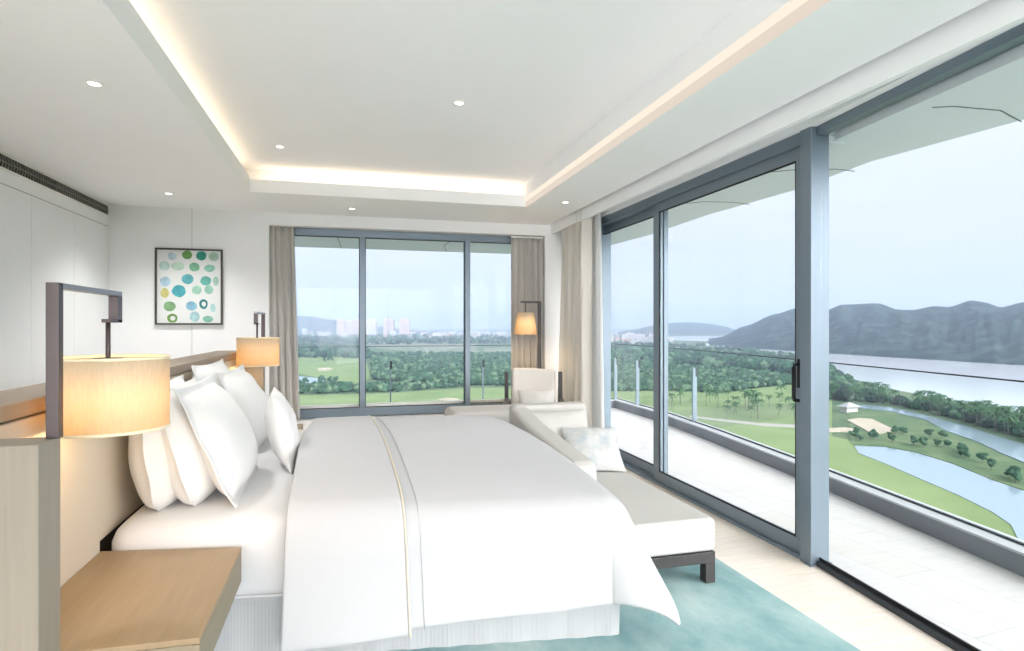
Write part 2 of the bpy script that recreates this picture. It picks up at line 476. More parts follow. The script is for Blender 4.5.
# ------------------------------------------------------------------ far window
w1 = empty('window_1', (0, YF + .2, 0), kind='structure')
WX0, WX1, WZ0, WZ1 = OX0, OX1, .37, 2.585
g = MB()
g.box(WX0, WX1, -.05, .05, WZ0, .47); g.box(WX0, WX1, -.05, .05, 2.50, WZ1)
g.box(WX0, WX0 + .06, -.05, .05, .47, 2.5); g.box(WX1 - .06, WX1, -.05, .05, .47, 2.5)
g.build('window_frame', M['alu'], w1, bevel=.004)
MX = [.12, 1.39]
for x in MX:
    MB().box(x - .032, x + .032, -.075, .05, .47, 2.5).build('mullion', M['alu'], w1, bevel=.004)
xs = [WX0 + .06, MX[0] - .032, MX[0] + .032, MX[1] - .032, MX[1] + .032, WX1 - .06]
for a, b in ((0, 1), (2, 3), (4, 5)):
    MB().box(xs[a], xs[b], -.006, .006, .47, 2.5).build('pane', M['glass'], w1)
    gk = MB(); gk.box(xs[a], xs[b], -.02, -.012, .47, .478); gk.box(xs[a], xs[b], -.02, -.012, 2.492, 2.5)
    gk.box(xs[a], xs[a] + .008, -.02, -.012, .47, 2.5); gk.box(xs[b] - .008, xs[b], -.02, -.012, .47, 2.5)
    gk.build('gasket', M['rubber'], w1)
MB().box(WX0, WX1, .055, .13, .42, .50).build('outer_sill', M['white_metal'], w1)

# ------------------------------------------------------------------ sliding glazing on the balcony side
d1 = empty('door_1', (XG, 0, 0), kind='structure')
GY0, GYM, GY1 = 3.05, 4.93, 6.34
ZT = 2.645
g = MB()
g.box(-.02, .14, GY0, GY1, ZT - .075, ZT + .02)          # head
g.box(-.02, .16, GY1 - .12, GY1, .0, ZT - .075)          # far jamb
g.box(-.02, .14, GY0, GY1, -.002, .022)                  # threshold
g.build('door_frame', M['alu'], d1, bevel=.003)
def leaf(y0, y1, x, st0, st1, handle):
    g = MB()
    x0, x1 = x - .022, x + .022
    g.box(x0, x1, y0, y1, .022, .115); g.box(x0, x1, y0, y1, ZT - .155, ZT - .075)
    g.box(x0, x1, y0, y0 + st0, .115, ZT - .155); g.box(x0, x1, y1 - st1, y1, .115, ZT - .155)
    lf = g.build('sliding_leaf', M['alu'], d1, bevel=.003)
    MB().box(x - .006, x + .006, y0 + st0, y1 - st1, .115, ZT - .155).build('pane', M['glass'], lf)
    gk = MB()
    a, b, c_, e = y0 + st0, y1 - st1, .115, ZT - .155
    for bx in ((a, b, c_, c_ + .009), (a, b, e - .009, e), (a, a + .009, c_, e), (b - .009, b, c_, e)):
        gk.box(x - .02, x - .008, *bx)
    gk.build('gasket', M['rubber'], lf)
    if handle:
        h = MB()
        hy = y0 + st0 * .5
        h.tube([(x0, hy, .98), (x0 - .045, hy, .985), (x0 - .05, hy, 1.0), (x0 - .05, hy, 1.19), (x0 - .045, hy, 1.205), (x0, hy, 1.21)], .010, 8)
        h.box(x0 - .006, x0, hy - .02, hy + .02, 1.06, 1.24)
        h.build('handle', M['rubber'], lf, smooth=True)
leaf(4.86, GY1 - .06, .085, .08, .03, False)
leaf(GY0, 4.95, .025, .075, .10, True)

w4 = empty('window_4', (XG + .06, 0, 0), kind='structure')
g = MB(); g.box(-.03, .03, GY1, YF, -.002, .10); g.box(-.03, .03, GY1, YF, ZT - .1, ZT + .02); g.box(-.03, .03, YF - .06, YF, .10, ZT - .1)
g.build('window_frame', M['alu'], w4)
MB().box(-.006, .006, GY1, YF - .06, .10, ZT - .1).build('pane', M['glass'], w4)

# square steel post between the sliding doors and the fixed pane
po = MB().box(2.665, 2.80, 2.955, 3.05, 0, 2.70).build('trim_1', M['alu'], bevel=.006); tag(po, kind='structure')
MB().box(2.655, 2.81, 2.945, 3.0, 0, .012).build('foot_plate', M['alu'], po)

# fixed frameless pane running past the viewer, very slightly turned in
P0, P1 = Vector((2.735, 2.95)), Vector((2.05, -3.0))
dv = (P1 - P0).normalized(); nv = Vector((-dv.y, dv.x))
ln = (P1 - P0).length
ang = math.atan2(dv.y, dv.x)
w2 = empty('window_2', (P0.x, P0.y, 0), ang, kind='structure')
MB().box(0, ln, -.035, .035, -.004, .03).build('floor_channel', M['alu_dark'], w2, bevel=.003)
MB().box(0, ln, -.012, -.007, .03, .05).build('gasket', M['rubber'], w2)
MB().box(0, ln, -.006, .006, .02, 2.62).build('pane', M['glass'], w2)
g = MB(); g.box(0, ln, -.03, .03, 2.60, 2.68); g.box(0, ln, .05, .14, 2.64, 2.68)
g.build('head_channel', M['alu'], w2, bevel=.003)

# ------------------------------------------------------------------ balcony
inner = [(-4.5, 9.62), (4.50, 9.62), (4.50, 8.06), (4.36, 6.56), (4.06, 4.35), (3.82, 2.85), (3.56, 1.4), (3.2, -.2), (2.7, -2.2), (2.45, -3.2)]
def offset(poly, d):
    out = []
    for i, p in enumerate(poly):
        a = Vector(poly[max(i - 1, 0)]); b = Vector(poly[min(i + 1, len(poly) - 1)]); q = Vector(p)
        t1 = (q - a).normalized() if i > 0 else None
        t2 = (b - q).normalized() if i < len(poly) - 1 else None
        ns = [Vector((-t.y, t.x)) for t in (t1, t2) if t is not None]
        m = sum(ns, Vector((0, 0))); m.normalize()
        k = 1 / max(.5, m.dot(ns[0]))
        out.append(tuple(q + m * (d * k)))
    return out
def ribbon(poly, d0, d1, z0, z1, mb=None, mi=0):
    mb = mb or MB()
    A, B = offset(poly, d0), offset(poly, d1)
    for i in range(len(poly) - 1):
        q = [A[i], A[i + 1], B[i + 1], B[i]]
        mb.prism(q, z0, z1, mi)
    return mb
outer = offset(inner, .2)
deckpoly = [(-4.5, YF + .36)] + outer + [(1.8, -3.4)] + [(2.04, -3.2), (2.75, 2.94), (2.83, 2.96), (2.83, YF + .36)]
bf = MB().prism(deckpoly, -.16, -.01).build('floor_balcony', M['deck']); tag(bf, kind='structure')
kb = MB(); ribbon(inner, 0, .2, -.16, .115, kb); kb = kb.build('balcony_kerb', M['kerb']); tag(kb, kind='structure')
kt = ribbon(inner, -.006, .19, .115, .13).build('coping', M['kerb_top'], kb)
# glass balustrade with rail and posts
bl = empty('glass_balustrade', (0, 0, .13), label='clear glass balustrade with a thin dark top rail round the balcony', cat='balustrade')
gi = offset(inner, .11)
ri = [Vector((p[0], p[1], .985)) for p in gi]
for a, b in zip(gi[:-1], gi[1:]):
    A, B = Vector(a), Vector(b); L = (B - A).length; k = max(1, round(L / 1.6)); t = (B - A) / L
    nrm = Vector((-t.y, t.x))
    for i in range(k):
        s0 = A + (B - A) * (i / k) + t * .008; s1 = A + (B - A) * ((i + 1) / k) - t * .008
        MB().prism([tuple(s0 - nrm * .006), tuple(s1 - nrm * .006), tuple(s1 + nrm * .006), tuple(s0 + nrm * .006)], .0, .975).build('glass_panel', M['guard'], bl)
ribbon(inner, .116, .106, .978, .988).build('top_rail', M['alu_dark'], bl)
ribbon(inner, .122, .100, .0, .012).build('base_channel', M['alu_dark'], bl)
for x, y, rz, hw in ((.60, 9.73, 0, .012), (2.13, 9.73, 0, .012), (-1.2, 9.73, 0, .012), (4.53, 9.66, 0, .03), (4.57, 8.9, 0, .03), (4.53, 7.15, -.1, .03)):
    p = empty('post', (x, y, 0), rz); p.parent = bl
    MB().box(-hw, hw, -.012, .012, 0, .74).build('upright', M['alu'], p)
    MB().box(hw - .02, hw + .012, -.016, .016, .62, .745).build('clamp', M['alu_dark'], p)

# overhanging soffit with shallow joints
so = [(-5, YF + .36), (-5, 9.35), (3.1, 9.35), (3.62, 8.6), (3.74, 7.0), (3.66, 5.5), (3.72, 4.3), (3.60, 3.4), (3.72, 2.4), (3.6, 1.0), (3.3, -1), (2.9, -3.4), (2.2, -3.4), (2.84, 2.9), (2.84, YF + .36)]
sf = MB().prism(so, 2.62, 2.80).build('ceiling_balcony', M['soffit_out'], bevel=.03); tag(sf, kind='structure')
for pts in ([(2.9, 5.2), (3.2, 4.9), (3.5, 4.85), (3.7, 4.9)], [(2.85, 4.0), (3.2, 3.72), (3.5, 3.62), (3.68, 3.64)],
            [(2.8, 2.55), (3.1, 2.42), (3.4, 2.40), (3.70, 2.5)], [(1.35, 7.5), (1.3, 8.6), (1.45, 9.3)], [(-.2, 7.5), (-.15, 9.3)], [(2.6, 7.6), (2.8, 9.0)]):
    MB().tube([(x, y, 2.62) for x, y in pts], .004, 6).build('soffit_joint', M['soffit_line'], sf)
g = MB(); g.box(2.84, 2.96, 3.0, YF, 2.58, 2.63); g.prism([(2.84, 2.95), (2.96, 2.95), (2.36, -3), (2.24, -3)], 2.58, 2.63)
g.build('soffit_beam', M['soffit_out'], sf)

# ------------------------------------------------------------------ headboard unit, bedside wings
HX = -1.0
hb = empty('headboard', (HX, 3.94, 0), label='long half-height headboard partition in beige linen with taupe wood ledge', cat='headboard')
HY0, HY1 = 1.83, 6.05
g = MB(); g.box(-.20, -.03, HY0 - 3.94, HY1 - 3.94, 0, 1.165)
g.build('core', M['head_wood'], hb)
edges = [1.95, 2.79, 3.56, 4.32, 5.09, 5.93]
for i, (a, b) in enumerate(zip(edges[:-1], edges[1:])):
    z0 = .36 if i in (0, 4) else .52
    MB().box(-.03, 0 if i in (0, 4) else -.012, a - 3.94 + .003, b - 3.94 - .003, z0 if i in (0, 4) else .55, 1.155).build('fabric_panel', M['head_fabric'], hb, bevel=.006)
MB().box(-.03, -.022, 1.95 - 3.94, 5.93 - 3.94, .05, .55).build('gap_backing', M['gap_shade'], hb)  # dark sheet painted with the shade of the gap behind the mattress
MB().box(-.22, .012, HY0 - 3.94, HY1 - 3.94, 1.165, 1.215).build('ledge', M['head_wood'], hb, bevel=.004)

def wing(y0, y1, label):
    w = empty('bedside_wing', (HX + .1, (y0 + y1) / 2, 0), label=label, cat='partition')
    h = (y1 - y0) / 2
    MB().box(-.9, .10, -h, h, 0, 1.135).build('body', M['wing_wood'], w, bevel=.004)
    MB().box(-.88, .08, -h - .004, -h, .0, .08).build('toe_strip', M['wing_wood'], w)
    return w
wing(1.832, 1.958, 'pale oak partition end panel carrying the nearer bedside lamp')
wing(5.932, 6.048, 'pale oak partition end panel beyond the bed under the farther bedside lamp')

def bedside_lamp(wy, sgn, label):
    """post on the wing, flat arm over the night table, drop and hanging drum shade"""
    t = empty('bedside_lamp', (-.80, wy, 1.135), label=label, cat='lamp')
    s = sgn
    MB().box(-.020, .012, -.012, .016, 0, .435).build('post', M['bronze'], t, bevel=.002)
    MB().box(-.018, .012, min(0, s * .46), max(0, s * .46), .418, .435).build('arm', M['steel'], t, bevel=.002)
    g = MB(); g.box(-.018, .012, min(s * .42, s * .46), max(s * .42, s * .46), .325, .418)
    g.box(-.018, .012, min(s * .36, s * .46), max(s * .36, s * .46), .325, .337)
    g.build('drop_bracket', M['bronze'], t, bevel=.0015)
    yy = s * .375
    MB().tube([(-.003, yy, .33), (-.003, yy, .12)], .0075, 10).build('rod', M['bronze'], t, smooth=True)
    cx = .006
    sh = MB()
    prof = [(.171, -.036), (.174, -.036), (.174, .208), (.171, .208)]
    sh.lathe(prof, 56, cx, yy, close=True)
    S = sh.build('lamp_shade', M['shade'], t, smooth=True)
    for z0 in (-.039, .200):
        MB().lathe([(.170, z0), (.176, z0), (.176, z0 + .010), (.170, z0 + .010)], 56, cx, yy, close=True).build('rim_tape', M['shade_rim'], S, smooth=True)
    sp = MB()
    for k in range(3):
        a = 2 * pi * k / 3
        sp.tube([(cx, yy, .19), (cx + .172 * cos(a), yy + .172 * sin(a), .19)], .003, 6)
    sp.lathe([(.0005, .206), (.045, .204), (.045, .199), (.0005, .199)], 24, -.003, yy)
    sp.build('spider', M['bronze'], S, smooth=True)
    MB().lathe([(.0005, .15), (.02, .145), (.03, .11), (.034, .08), (.028, .05), (.0005, .035)], 20, -.003, yy).build('bulb', M['bulb'], t, smooth=True)
    L = bpy.data.lights.new('lamp_glow', 'POINT'); L.energy = 5; L.color = (1, .70, .38); L.shadow_soft_size = .05
    o = link(bpy.data.objects.new('lamp_glow', L)); o.parent = t; o.location = (-.003, yy, -.005)
    return t
bedside_lamp(1.928, 1, 'lit drum-shade lamp hanging from a bronze arm above the near wooden bedside table')
bedside_lamp(5.952, -1, 'lit drum-shade lamp hanging beyond the pillows near the far curtain')

# night tables: thick slabs fixed to the headboard
def night_table(pts, label):
    cx = sum(p[0] for p in pts) / 4; cy = sum(p[1] for p in pts) / 4
    t = empty('bedside_table', (cx, cy, .38), label=label, cat='bedside table')
    q = [(p[0] - cx, p[1] - cy) for p in pts]
    MB().prism(q, .124, .142).build('table_top', M['oak'], t, bevel=.002)
    q2 = [(x * .985 - .004, y * .992) for x, y in q]
    MB().prism(q2, 0, .122).build('drawer_box', M['oak_edge'], t, bevel=.002)
    q3 = [(x * .93 - .01, y * .9) for x, y in q]
    MB().prism([q[1], q[2], (q[2][0] - .018, q[2][1]), (q[1][0] - .018, q[1][1])], 0, .122).build('drawer_front', M['oak_edge'], t, bevel=.002)
    return t
night_table([(-.998, 2.785), (-.447, 2.682), (-.436, 1.935), (-.998, 1.955)], 'floating oak bedside table with a plain warm wooden top below the near lamp')
night_table([(-.998, 5.925), (-.447, 5.90), (-.447, 5.20), (-.998, 5.17)], 'floating oak bedside table on the far side of the bed by the window')

# ------------------------------------------------------------------ bed
def near_y(x): return 2.80 - .138 * (x + .96)
FAR_Y = 5.10
FOOT = 1.225
bed = empty('bed', (0, 3.94, 0), label='wide double bed with white mattress and ribbed white skirt', cat='bed')
def loop_pts(r, inset=0.0):
    c4 = [(-.985 + inset, near_y(-.955) + inset), (FOOT - inset, near_y(FOOT) + inset), (FOOT - inset, FAR_Y - inset), (-.985 + inset, FAR_Y - inset)]
    out = []
    for i, p in enumerate(c4):
        a = Vector(c4[i - 1]); b = Vector(c4[(i + 1) % 4]); q = Vector(p)
        d0 = (a - q).normalized(); d1_ = (b - q).normalized()
        s = q + d0 * r; e = q + d1_ * r
        for k in range(9):
            t = k / 8
            out.append(tuple((1 - t) ** 2 * s + 2 * t * (1 - t) * q + t * t * e))
    return out
def resample(lp, n):
    L = [0]
    m = len(lp)
    for i in range(m):
        L.append(L[-1] + hypot(lp[(i + 1) % m][0] - lp[i][0], lp[(i + 1) % m][1] - lp[i][1]))
    out = []
    j = 0
    for k in range(n):
        d = L[-1] * k / n
        while L[j + 1] < d: j += 1
        t = (d - L[j]) / max(1e-9, L[j + 1] - L[j])
        a, b = lp[j], lp[(j + 1) % m]
        out.append((a[0] + (b[0] - a[0]) * t, a[1] + (b[1] - a[1]) * t))
    return out
def stack_loops(levels, n=220, cap=True):
    vs = []; fs = []
    for (r, inset, z, wig) in levels:
        lp = resample(loop_pts(r, inset), n)
        for k, (x, y) in enumerate(lp):
            w = wig * sin(k * 2 * pi / n * 60) + wig * noise.noise(Vector((x * 6, y * 6, z * 3)))
            vs.append((x - w * .5, y - 3.94 - w, z))
    for i in range(len(levels) - 1):
        for k in range(n):
            fs.append((i * n + k, i * n + (k + 1) % n, (i + 1) * n + (k + 1) % n, (i + 1) * n + k))
    if cap: fs.append(tuple((len(levels) - 1) * n + k for k in range(n)))
    return MB().add(vs, fs)
stack_loops([(.03, .015, .012, .004), (.03, .012, .15, .003), (.03, .012, .27, .001), (.04, .02, .292, 0)]).build('bed_skirt', M['skirt'], bed, smooth=False)
stack_loops([(.05, .02, .285, 0), (.06, .004, .30, 0), (.07, .0, .33, 0), (.08, .0, .42, 0), (.08, .001, .54, 0), (.09, .012, .575, 0), (.10, .035, .60, 0), (.10, .07, .613, 0), (.1, .14, .618, 0)]).build('mattress', M['linen'], bed, smooth=True)
tp = MB(); lp = resample(loop_pts(.08, -.004), 200)
tp.tube([(x, y - 3.94, .295) for x, y in lp] + [(lp[0][0], lp[0][1] - 3.94, .295)], .006, 6, caps=False)
tp.build('welt', M['linen'], bed, smooth=True)

# duvet: a sheet laid over the mattress, hanging down near, far and foot sides
R0 = .13
def drape(d, flare):
    """arc length d past the edge -> (outward offset, drop)"""
    q = R0 * (pi / 2 - flare)
    if d < q:
        a = d / R0
        return R0 * sin(a), R0 * (1 - cos(a))
    a = pi / 2 - flare
    e = d - q
    return R0 * sin(a) + e * sin(flare), R0 * (1 - cos(a)) + e * cos(flare)
OVN, OVF, OVT = .60, .40, .46
XE, YI = FOOT - .10, .07       # where the rounding begins
def duvet_point(x, q, lift=0.0, over=0.0):
    """x: flattened position from head to foot, q: flattened position across (0 = near rounding line)"""
    W = FAR_Y - .05 - (near_y(min(x, XE)) + YI)
    dx = max(0.0, x - XE)
    dn = max(0.0, -q); df = max(0.0, q - W)
    tt = min(1, max(0, q / W)); tx = min(1, max(0, (x + .3) / (XE + .3)))
    crown = .105 * (sin(pi * tt) ** .7 if 0 < tt < 1 else 0) * (.75 + .25 * sin(pi * tx)) + .012
    zt = .628 + crown * (1 - .35 * (max(0, tx - .75) / .25) ** 2)
    zt += .006 * noise.noise(Vector((x * 2.2, q * 2.2, 3.1))) + .003 * noise.noise(Vector((x * 6, q * 5, 1.7)))
    bx, by = min(x, XE), near_y(min(x, XE)) + YI + min(max(q, 0), W)
    dy = dn if dn > 0 else df
    if dx > 0 and dy > 0:
        d = hypot(dx, dy); ph = math.atan2(dy, dx)
        k = sin(2 * ph)
        fl = .10 + .43 * k ** 1.2
        if df > 0: fl = .1 + .35 * k
        d *= 1 - .05 * k
        o, dr = drape(d + over, fl)
        ox, oy = o * cos(ph), o * sin(ph)
    else:
        d = max(dx, dy); o = dr = ox = oy = 0.0
        if d > 0:
            fl = .06 if dy > 0 else .10
            if dy > 0: fl += .018 * sin(x * 7.0 + 1) + .02 * noise.noise(Vector((x * 3, 0, 7)))
            o, dr = drape(d + over, fl)
            if dy > 0: oy = o
            else: ox = o
    z = zt - dr
    px = bx + ox
    py = by - oy if dn > 0 else by + oy
    # lift along the outside normal
    if dx == 0 and dy == 0: z += lift
    else:
        dd = max(1e-6, hypot(ox, oy)); a = min(1, (dr / R0))
        px += lift * a * ox / dd; py += (-1 if dn > 0 else 1) * lift * a * oy / dd; z += lift * (1 - a)
    return (px, py - 3.94, max(z, .03))
X0 = -.285
def duvet_fn(a, b, xa, xb, lift, ovn, ovf):
    x = xa + (xb - xa) * a
    W = FAR_Y - .05 - (near_y(min(x, XE)) + YI)
    # pull the near hem a little shorter at the foot corner
    ovn = ovn - .10 * min(1, max(0, (x + .3) / 1.5))
    q = -ovn + (W + ovn + ovf) * b
    return duvet_point(x, q, lift)
dv_ = empty('duvet', (0, 3.94, 0), label='white puffy duvet spread over the bed and hanging down its near side', cat='duvet')
MB().grid(110, 120, lambda a, b: duvet_fn(a, b, X0 + .42, XE + OVT, .014, OVN, OVF)).build('cover', M['duvet'], dv_, smooth=True, solid=.026, sub=1)
MB().grid(40, 120, lambda a, b: duvet_fn(a, b, X0 + .015 * sin(b * 9), .17 + .13 * (.5 - b), .036, OVN + .015, OVF)).build('turned_down_top', M['duvet'], dv_, smooth=True, solid=.03, sub=1)
def line_pts(x, lift, ovn, n=110, dx=0.0):
    return [duvet_fn(0, j / n, x + .13 * (.5 - j / n), 0, lift, ovn, OVF) for j in range(n + 1)]
MB().tube(line_pts(.172, .050, OVN + .015), .0045, 6).build('piping', M['piping'], dv_, smooth=True)
MB().tube(line_pts(.235, .030, OVN), .003, 6).build('seam', M['duvet'], dv_, smooth=True)

# pillows ---------------------------------------------------------------
def pillow_mesh(w, h, t, flange=0.0, seed=0, pinch=.06, wr=.012, full=.62, rnd=0.0):
    """w along local X, h along local Y, thickness along local Z, pointed corners"""
    mb = MB()
    n = 34
    def side(sg):
        def fn(a, b):
            u, v = 2 * a - 1, 2 * b - 1
            fu, fv = max(abs(u), 0), max(abs(v), 0)
            pin = 1 - pinch * (1 - fv ** 2) * fu ** 3
            pin2 = 1 - pinch * (1 - fu ** 2) * fv ** 3
            x, y = u * pin * w / 2, v * pin2 * h / 2
            if rnd and v < 0:
                k_ = 1 - rnd * (fu ** 3) * (fv ** 3); x *= k_; y *= k_
            ku = min(1, (1 - fu) / max(1e-6, 1 - .0)); kv = min(1, (1 - fv))
            if flange:
                ku = max(0, (1 - fu - 2 * flange / w) / (1 - 2 * flange / w)); kv = max(0, (1 - fv - 2 * flange / h) / (1 - 2 * flange / h))
            pu = 1 - (1 - ku) ** 2.2; pv = 1 - (1 - kv) ** 2.2
            z = t / 2 * (pu ** full) * (pv ** full)
            z += wr * noise.noise(Vector((u * 2.2 + seed, v * 2.2, seed * 1.7))) * (pu * pv) ** .5
            edge = .004 if flange else .003
            zz = sg * (z + edge)
            if flange: zz += .012 * noise.noise(Vector((u * 2.5, v * 2.5, seed + 9))) * (1 - min(1, pu * pv * 3))
            return (x, y, zz)
        return fn
    mb.grid(n, n, side(1))
    b = len(mb.v)
    mb.grid(n, n, side(-1))
    w1_ = n + 1
    # flip underside and join the rim
    mb.f = [f if i < n * n else f[::-1] for i, f in enumerate(mb.f)]
    rim = [i for i in range(n)] + [j * w1_ + n for j in range(n)] + [n * w1_ + i for i in range(n, 0, -1)] + [j * w1_ for j in range(n, 0, -1)]
    for k in range(len(rim)):
        a, c_ = rim[k], rim[(k + 1) % len(rim)]
        mb.f.append((c_, a, a + b, c_ + b)); mb.m.append(0)
    return mb
def seam_loop(w, h, fl, z):
    a, b = w / 2 - fl, h / 2 - fl
    return [(-a, -b, z), (a, -b, z), (a, b, z), (-a, b, z), (-a, -b, z)]
def pillow(name, loc, lean, turn, w, h, t, label, cat, group=None, fl=0.0, seed=0, m='pillow', roll=0, pinch=.06, full=.62, rnd=0.0):
    """stands on its long edge; local Y goes up, then leans back by 'lean' towards -X, turned by 'turn' about Z"""
    o = pillow_mesh(w, h, t, fl, seed, pinch, .016, full, rnd).build(name, M[m], smooth=True, sub=1)
    tag(o, label, cat, group)
    # local X -> -Y.. world Y ; local Y -> up ; local Z -> +X
    base = Matrix(((0, 0, 1), (1, 0, 0), (0, 1, 0))).to_4x4()
    o.matrix_world = Matrix.Translation(loc) @ Matrix.Rotation(turn, 4, 'Z') @ Matrix.Rotation(-lean, 4, 'Y') @ Matrix.Rotation(roll, 4, 'X') @ base
    return o
PG = 'bed pillows'
pillow('pillow', (-.875, 3.27, .875), .10, .05, .86, .60, .25, 'white pillow standing against the headboard just behind the near lamp shade', 'pillow', PG, .03, 1, pinch=.03, full=.42, rnd=.24)
pillow('pillow', (-.765, 3.28, .872), .26, .03, .82, .60, .25, 'middle white pillow of the nearer stack, between its back and front pillows', 'pillow', PG, .03, 2, pinch=.03, full=.42, rnd=.24)
pillow('pillow', (-.645, 3.33, .880), .42, .02, .86, .64, .23, 'large flanged white pillow leaning at the front of the nearer stack', 'pillow', PG, .06, 3, pinch=.05, full=.5, rnd=.05)
pillow('pillow', (-.875, 4.34, .895), .14, -.02, .80, .64, .22, 'white pillow standing against the headboard in the stack farther from the near table', 'pillow', PG, .03, 4, full=.5)
pillow('pillow', (-.70, 4.44, .87), .36, -.02, .80, .62, .24, 'large white pillow leaning at the front of the farther stack', 'pillow', PG, .05, 5, full=.5)
pillow('cushion', (-.40, 3.74, .842), .22, .10, .50, .46, .16, 'small square white cushion in front of the leaning pillows', 'cushion', None, 0, 6, pinch=.10)

# ------------------------------------------------------------------ chaise at the foot of the bed
ch = empty('chaise_longue', (1.62, 3.86, 0), label='bone chaise longue with low arm on a dark wooden base by the bed foot', cat='chaise longue')
CX0, CX1, CY0, CY1 = -.34, .345, -.98, .98
def rbox(x0, x1, y0, y1, z0, z1, m, name, par, bev, sub=0):
    return MB().box(x0, x1, y0, y1, z0, z1).build(name, m, par, bevel=bev)
rbox(CX0 + .03, CX1, CY0, CY1 - .1, .188, .375, M['fabric_bone'], 'seat_cushion', ch, .03)
g = MB(); g.box(CX0 + .035, CX1 - .005, CY0 + .005, CY0 + .055, .125, .187); g.box(CX0 + .035, CX1 - .005, CY1 - .16, CY1 - .1, .125, .187)
g.box(CX0 + .035, CX0 + .08, CY0 + .055, CY1 - .16, .125, .187); g.box(CX1 - .05, CX1 - .005, CY0 + .055, CY1 - .16, .125, .187)
g.build('base_rail', M['espresso'], ch, bevel=.003)
for x in (CX0 + .035, CX1 - .065):
    for y in (CY0 + .005, CY1 - .17):
        MB().box(x, x + .06, y, y + .06, .013, .125).build('leg', M['espresso'], ch, bevel=.003)
# back across the far end
rbox(CX0 - .0, CX1 - .03, CY1 - .17, CY1 + .0, .19, .79, M['fabric_bone'], 'backrest', ch, .035)
# arm along the bed side, falling slightly towards the foot
am = MB()
prof = [(-.64, .19), (-.64, .60), (-.60, .645), (-.3, .665), (.3, .715), (CY1 - .165, .785), (CY1 - .165, .19)]
n_ = len(prof)
vs = [(CX0 - .03, y, z) for y, z in prof] + [(CX0 + .12, y, z) for y, z in prof]
am.add(vs, [tuple(range(n_)), tuple(range(2 * n_ - 1, n_ - 1, -1))] + [(i, n_ + i, n_ + (i + 1) % n_, (i + 1) % n_) for i in range(n_)])
am.build('armrest', M['fabric_bone'], ch, bevel=.03)
def lay_pillow(name, loc, rot, w, h, t, label, m, seed, pinch=.08):
    o = pillow_mesh(w, h, t, 0, seed, pinch, .014).build(name, M[m], smooth=True, sub=1)
    tag(o, label, 'cushion')
    o.matrix_world = Matrix.Translation(loc) @ Matrix.Rotation(rot[2], 4, 'Z') @ Matrix.Rotation(rot[1], 4, 'Y') @ Matrix.Rotation(rot[0], 4, 'X')
    return o
lay_pillow('cushion', (1.63, 4.44, .575), (R(52), 0, R(5)), .52, .46, .16, 'plain cream cushion leaning on the chaise backrest', 'fabric_bone', 12)
lay_pillow('cushion', (1.76, 4.16, .515), (R(38), 0, R(-12)), .44, .44, .14, 'pale blue printed cushion lying tilted on the chaise seat', 'cushion_pat', 13)

# upholstered bench beyond the duvet, under the far window
ob = empty('upholstered_bench', (1.35, 5.66, 0), label='white upholstered bench between the bed foot and the armchair', cat='bench')
rbox(-.46, .36, -.26, .26, .12, .64, M['fabric_bone'], 'padded_body', ob, .06)
for x in (-.38, .24):
    for y in (-.2, .14):
        MB().box(x, x + .05, y, y + .05, 0, .12).build('leg', M['espresso'], ob, bevel=.003)

# rug
rg = MB().box(-.9, 2.175, -1.0, 4.7, 0.0005, .013).build('rug', M['rug'], bevel=.004)
tag(rg, 'large mottled teal wool rug under the bed and chaise', 'rug')

# armchair
ac = empty('armchair', (1.90, 6.10, 0), R(-16), label='beige upholstered armchair with dark wooden arms in front of the far curtain', cat='armchair')
g = MB()
def backfn(a, b):
    x = (a - .5) * .50; z = .40 + .57 * b - .03 * a * b
    return (x, .20 + .14 * b + .03 * (2 * a - 1) ** 2 * -1, z + .012 * sin(pi * a))
g.grid(12, 12, backfn); g.build('backrest', M['fabric_arm'], ac, smooth=True, solid=.09, sub=1)
MB().box(-.26, .26, -.33, .20, .30, .45).build('seat', M['fabric_arm'], ac, bevel=.03)
for s in (-1, 1):
    x0, x1 = sorted((s * .28, s * .325))
    am = MB(); am.box(x0, x1, -.34, .30, .60, .645); am.build('arm', M['espresso'], ac, bevel=.006)
    for y in (-.34, .25):
        MB().box(x0, x1, y, y + .045, 0, .60 if y < 0 else .93).build('leg', M['espresso'], ac, bevel=.004)
MB().box(-.28, .28, -.30, -.26, .26, .30).build('front_rail', M['espresso'], ac)
MB().box(-.28, .28, .20, .24, .26, .30).build('rear_rail', M['espresso'], ac)
o = pillow('cushion', (1.90, 6.00, .60), .30, R(-104), .40, .34, .13, 'small cream cushion propped in the armchair', 'cushion', None, 0, 15, 'fabric_bone')

# floor lamp
fl_ = empty('floor_lamp', (2.13, 6.62, 0), label='lit floor lamp with square dark pole and tapered shade by the far curtain', cat='lamp')
MB().lathe([(.0005, .0), (.13, .0), (.13, .018), (.12, .024), (.0005, .026)], 36).build('base', M['espresso'], fl_, smooth=True)
MB().box(-.02, .02, -.016, .016, .02, 1.735).build('pole', M['espresso'], fl_, bevel=.002)
MB().box(-.23, .02, -.012, .012, 1.715, 1.735).build('arm', M['espresso'], fl_, bevel=.002)
MB().tube([(-.17, 0, 1.72), (-.17, 0, 1.58)], .006, 8).build('rod', M['espresso'], fl_)
sh = MB(); sh.lathe([(.096, 1.60), (.098, 1.60), (.134, 1.345), (.132, 1.345)], 40, -.17, 0, close=True)
S = sh.build('lamp_shade', M['shade'], fl_, smooth=True)
MB().lathe([(.0005, 1.53), (.02, 1.52), (.03, 1.49), (.028, 1.45), (.0005, 1.43)], 16, -.17, 0).build('bulb', M['bulb'], fl_, smooth=True)
L = bpy.data.lights.new('lamp_glow', 'POINT'); L.energy = 10; L.color = (1, .68, .36); L.shadow_soft_size = .04
o = link(bpy.data.objects.new('lamp_glow', L)); o.parent = fl_; o.location = (-.17, 0, 1.40)

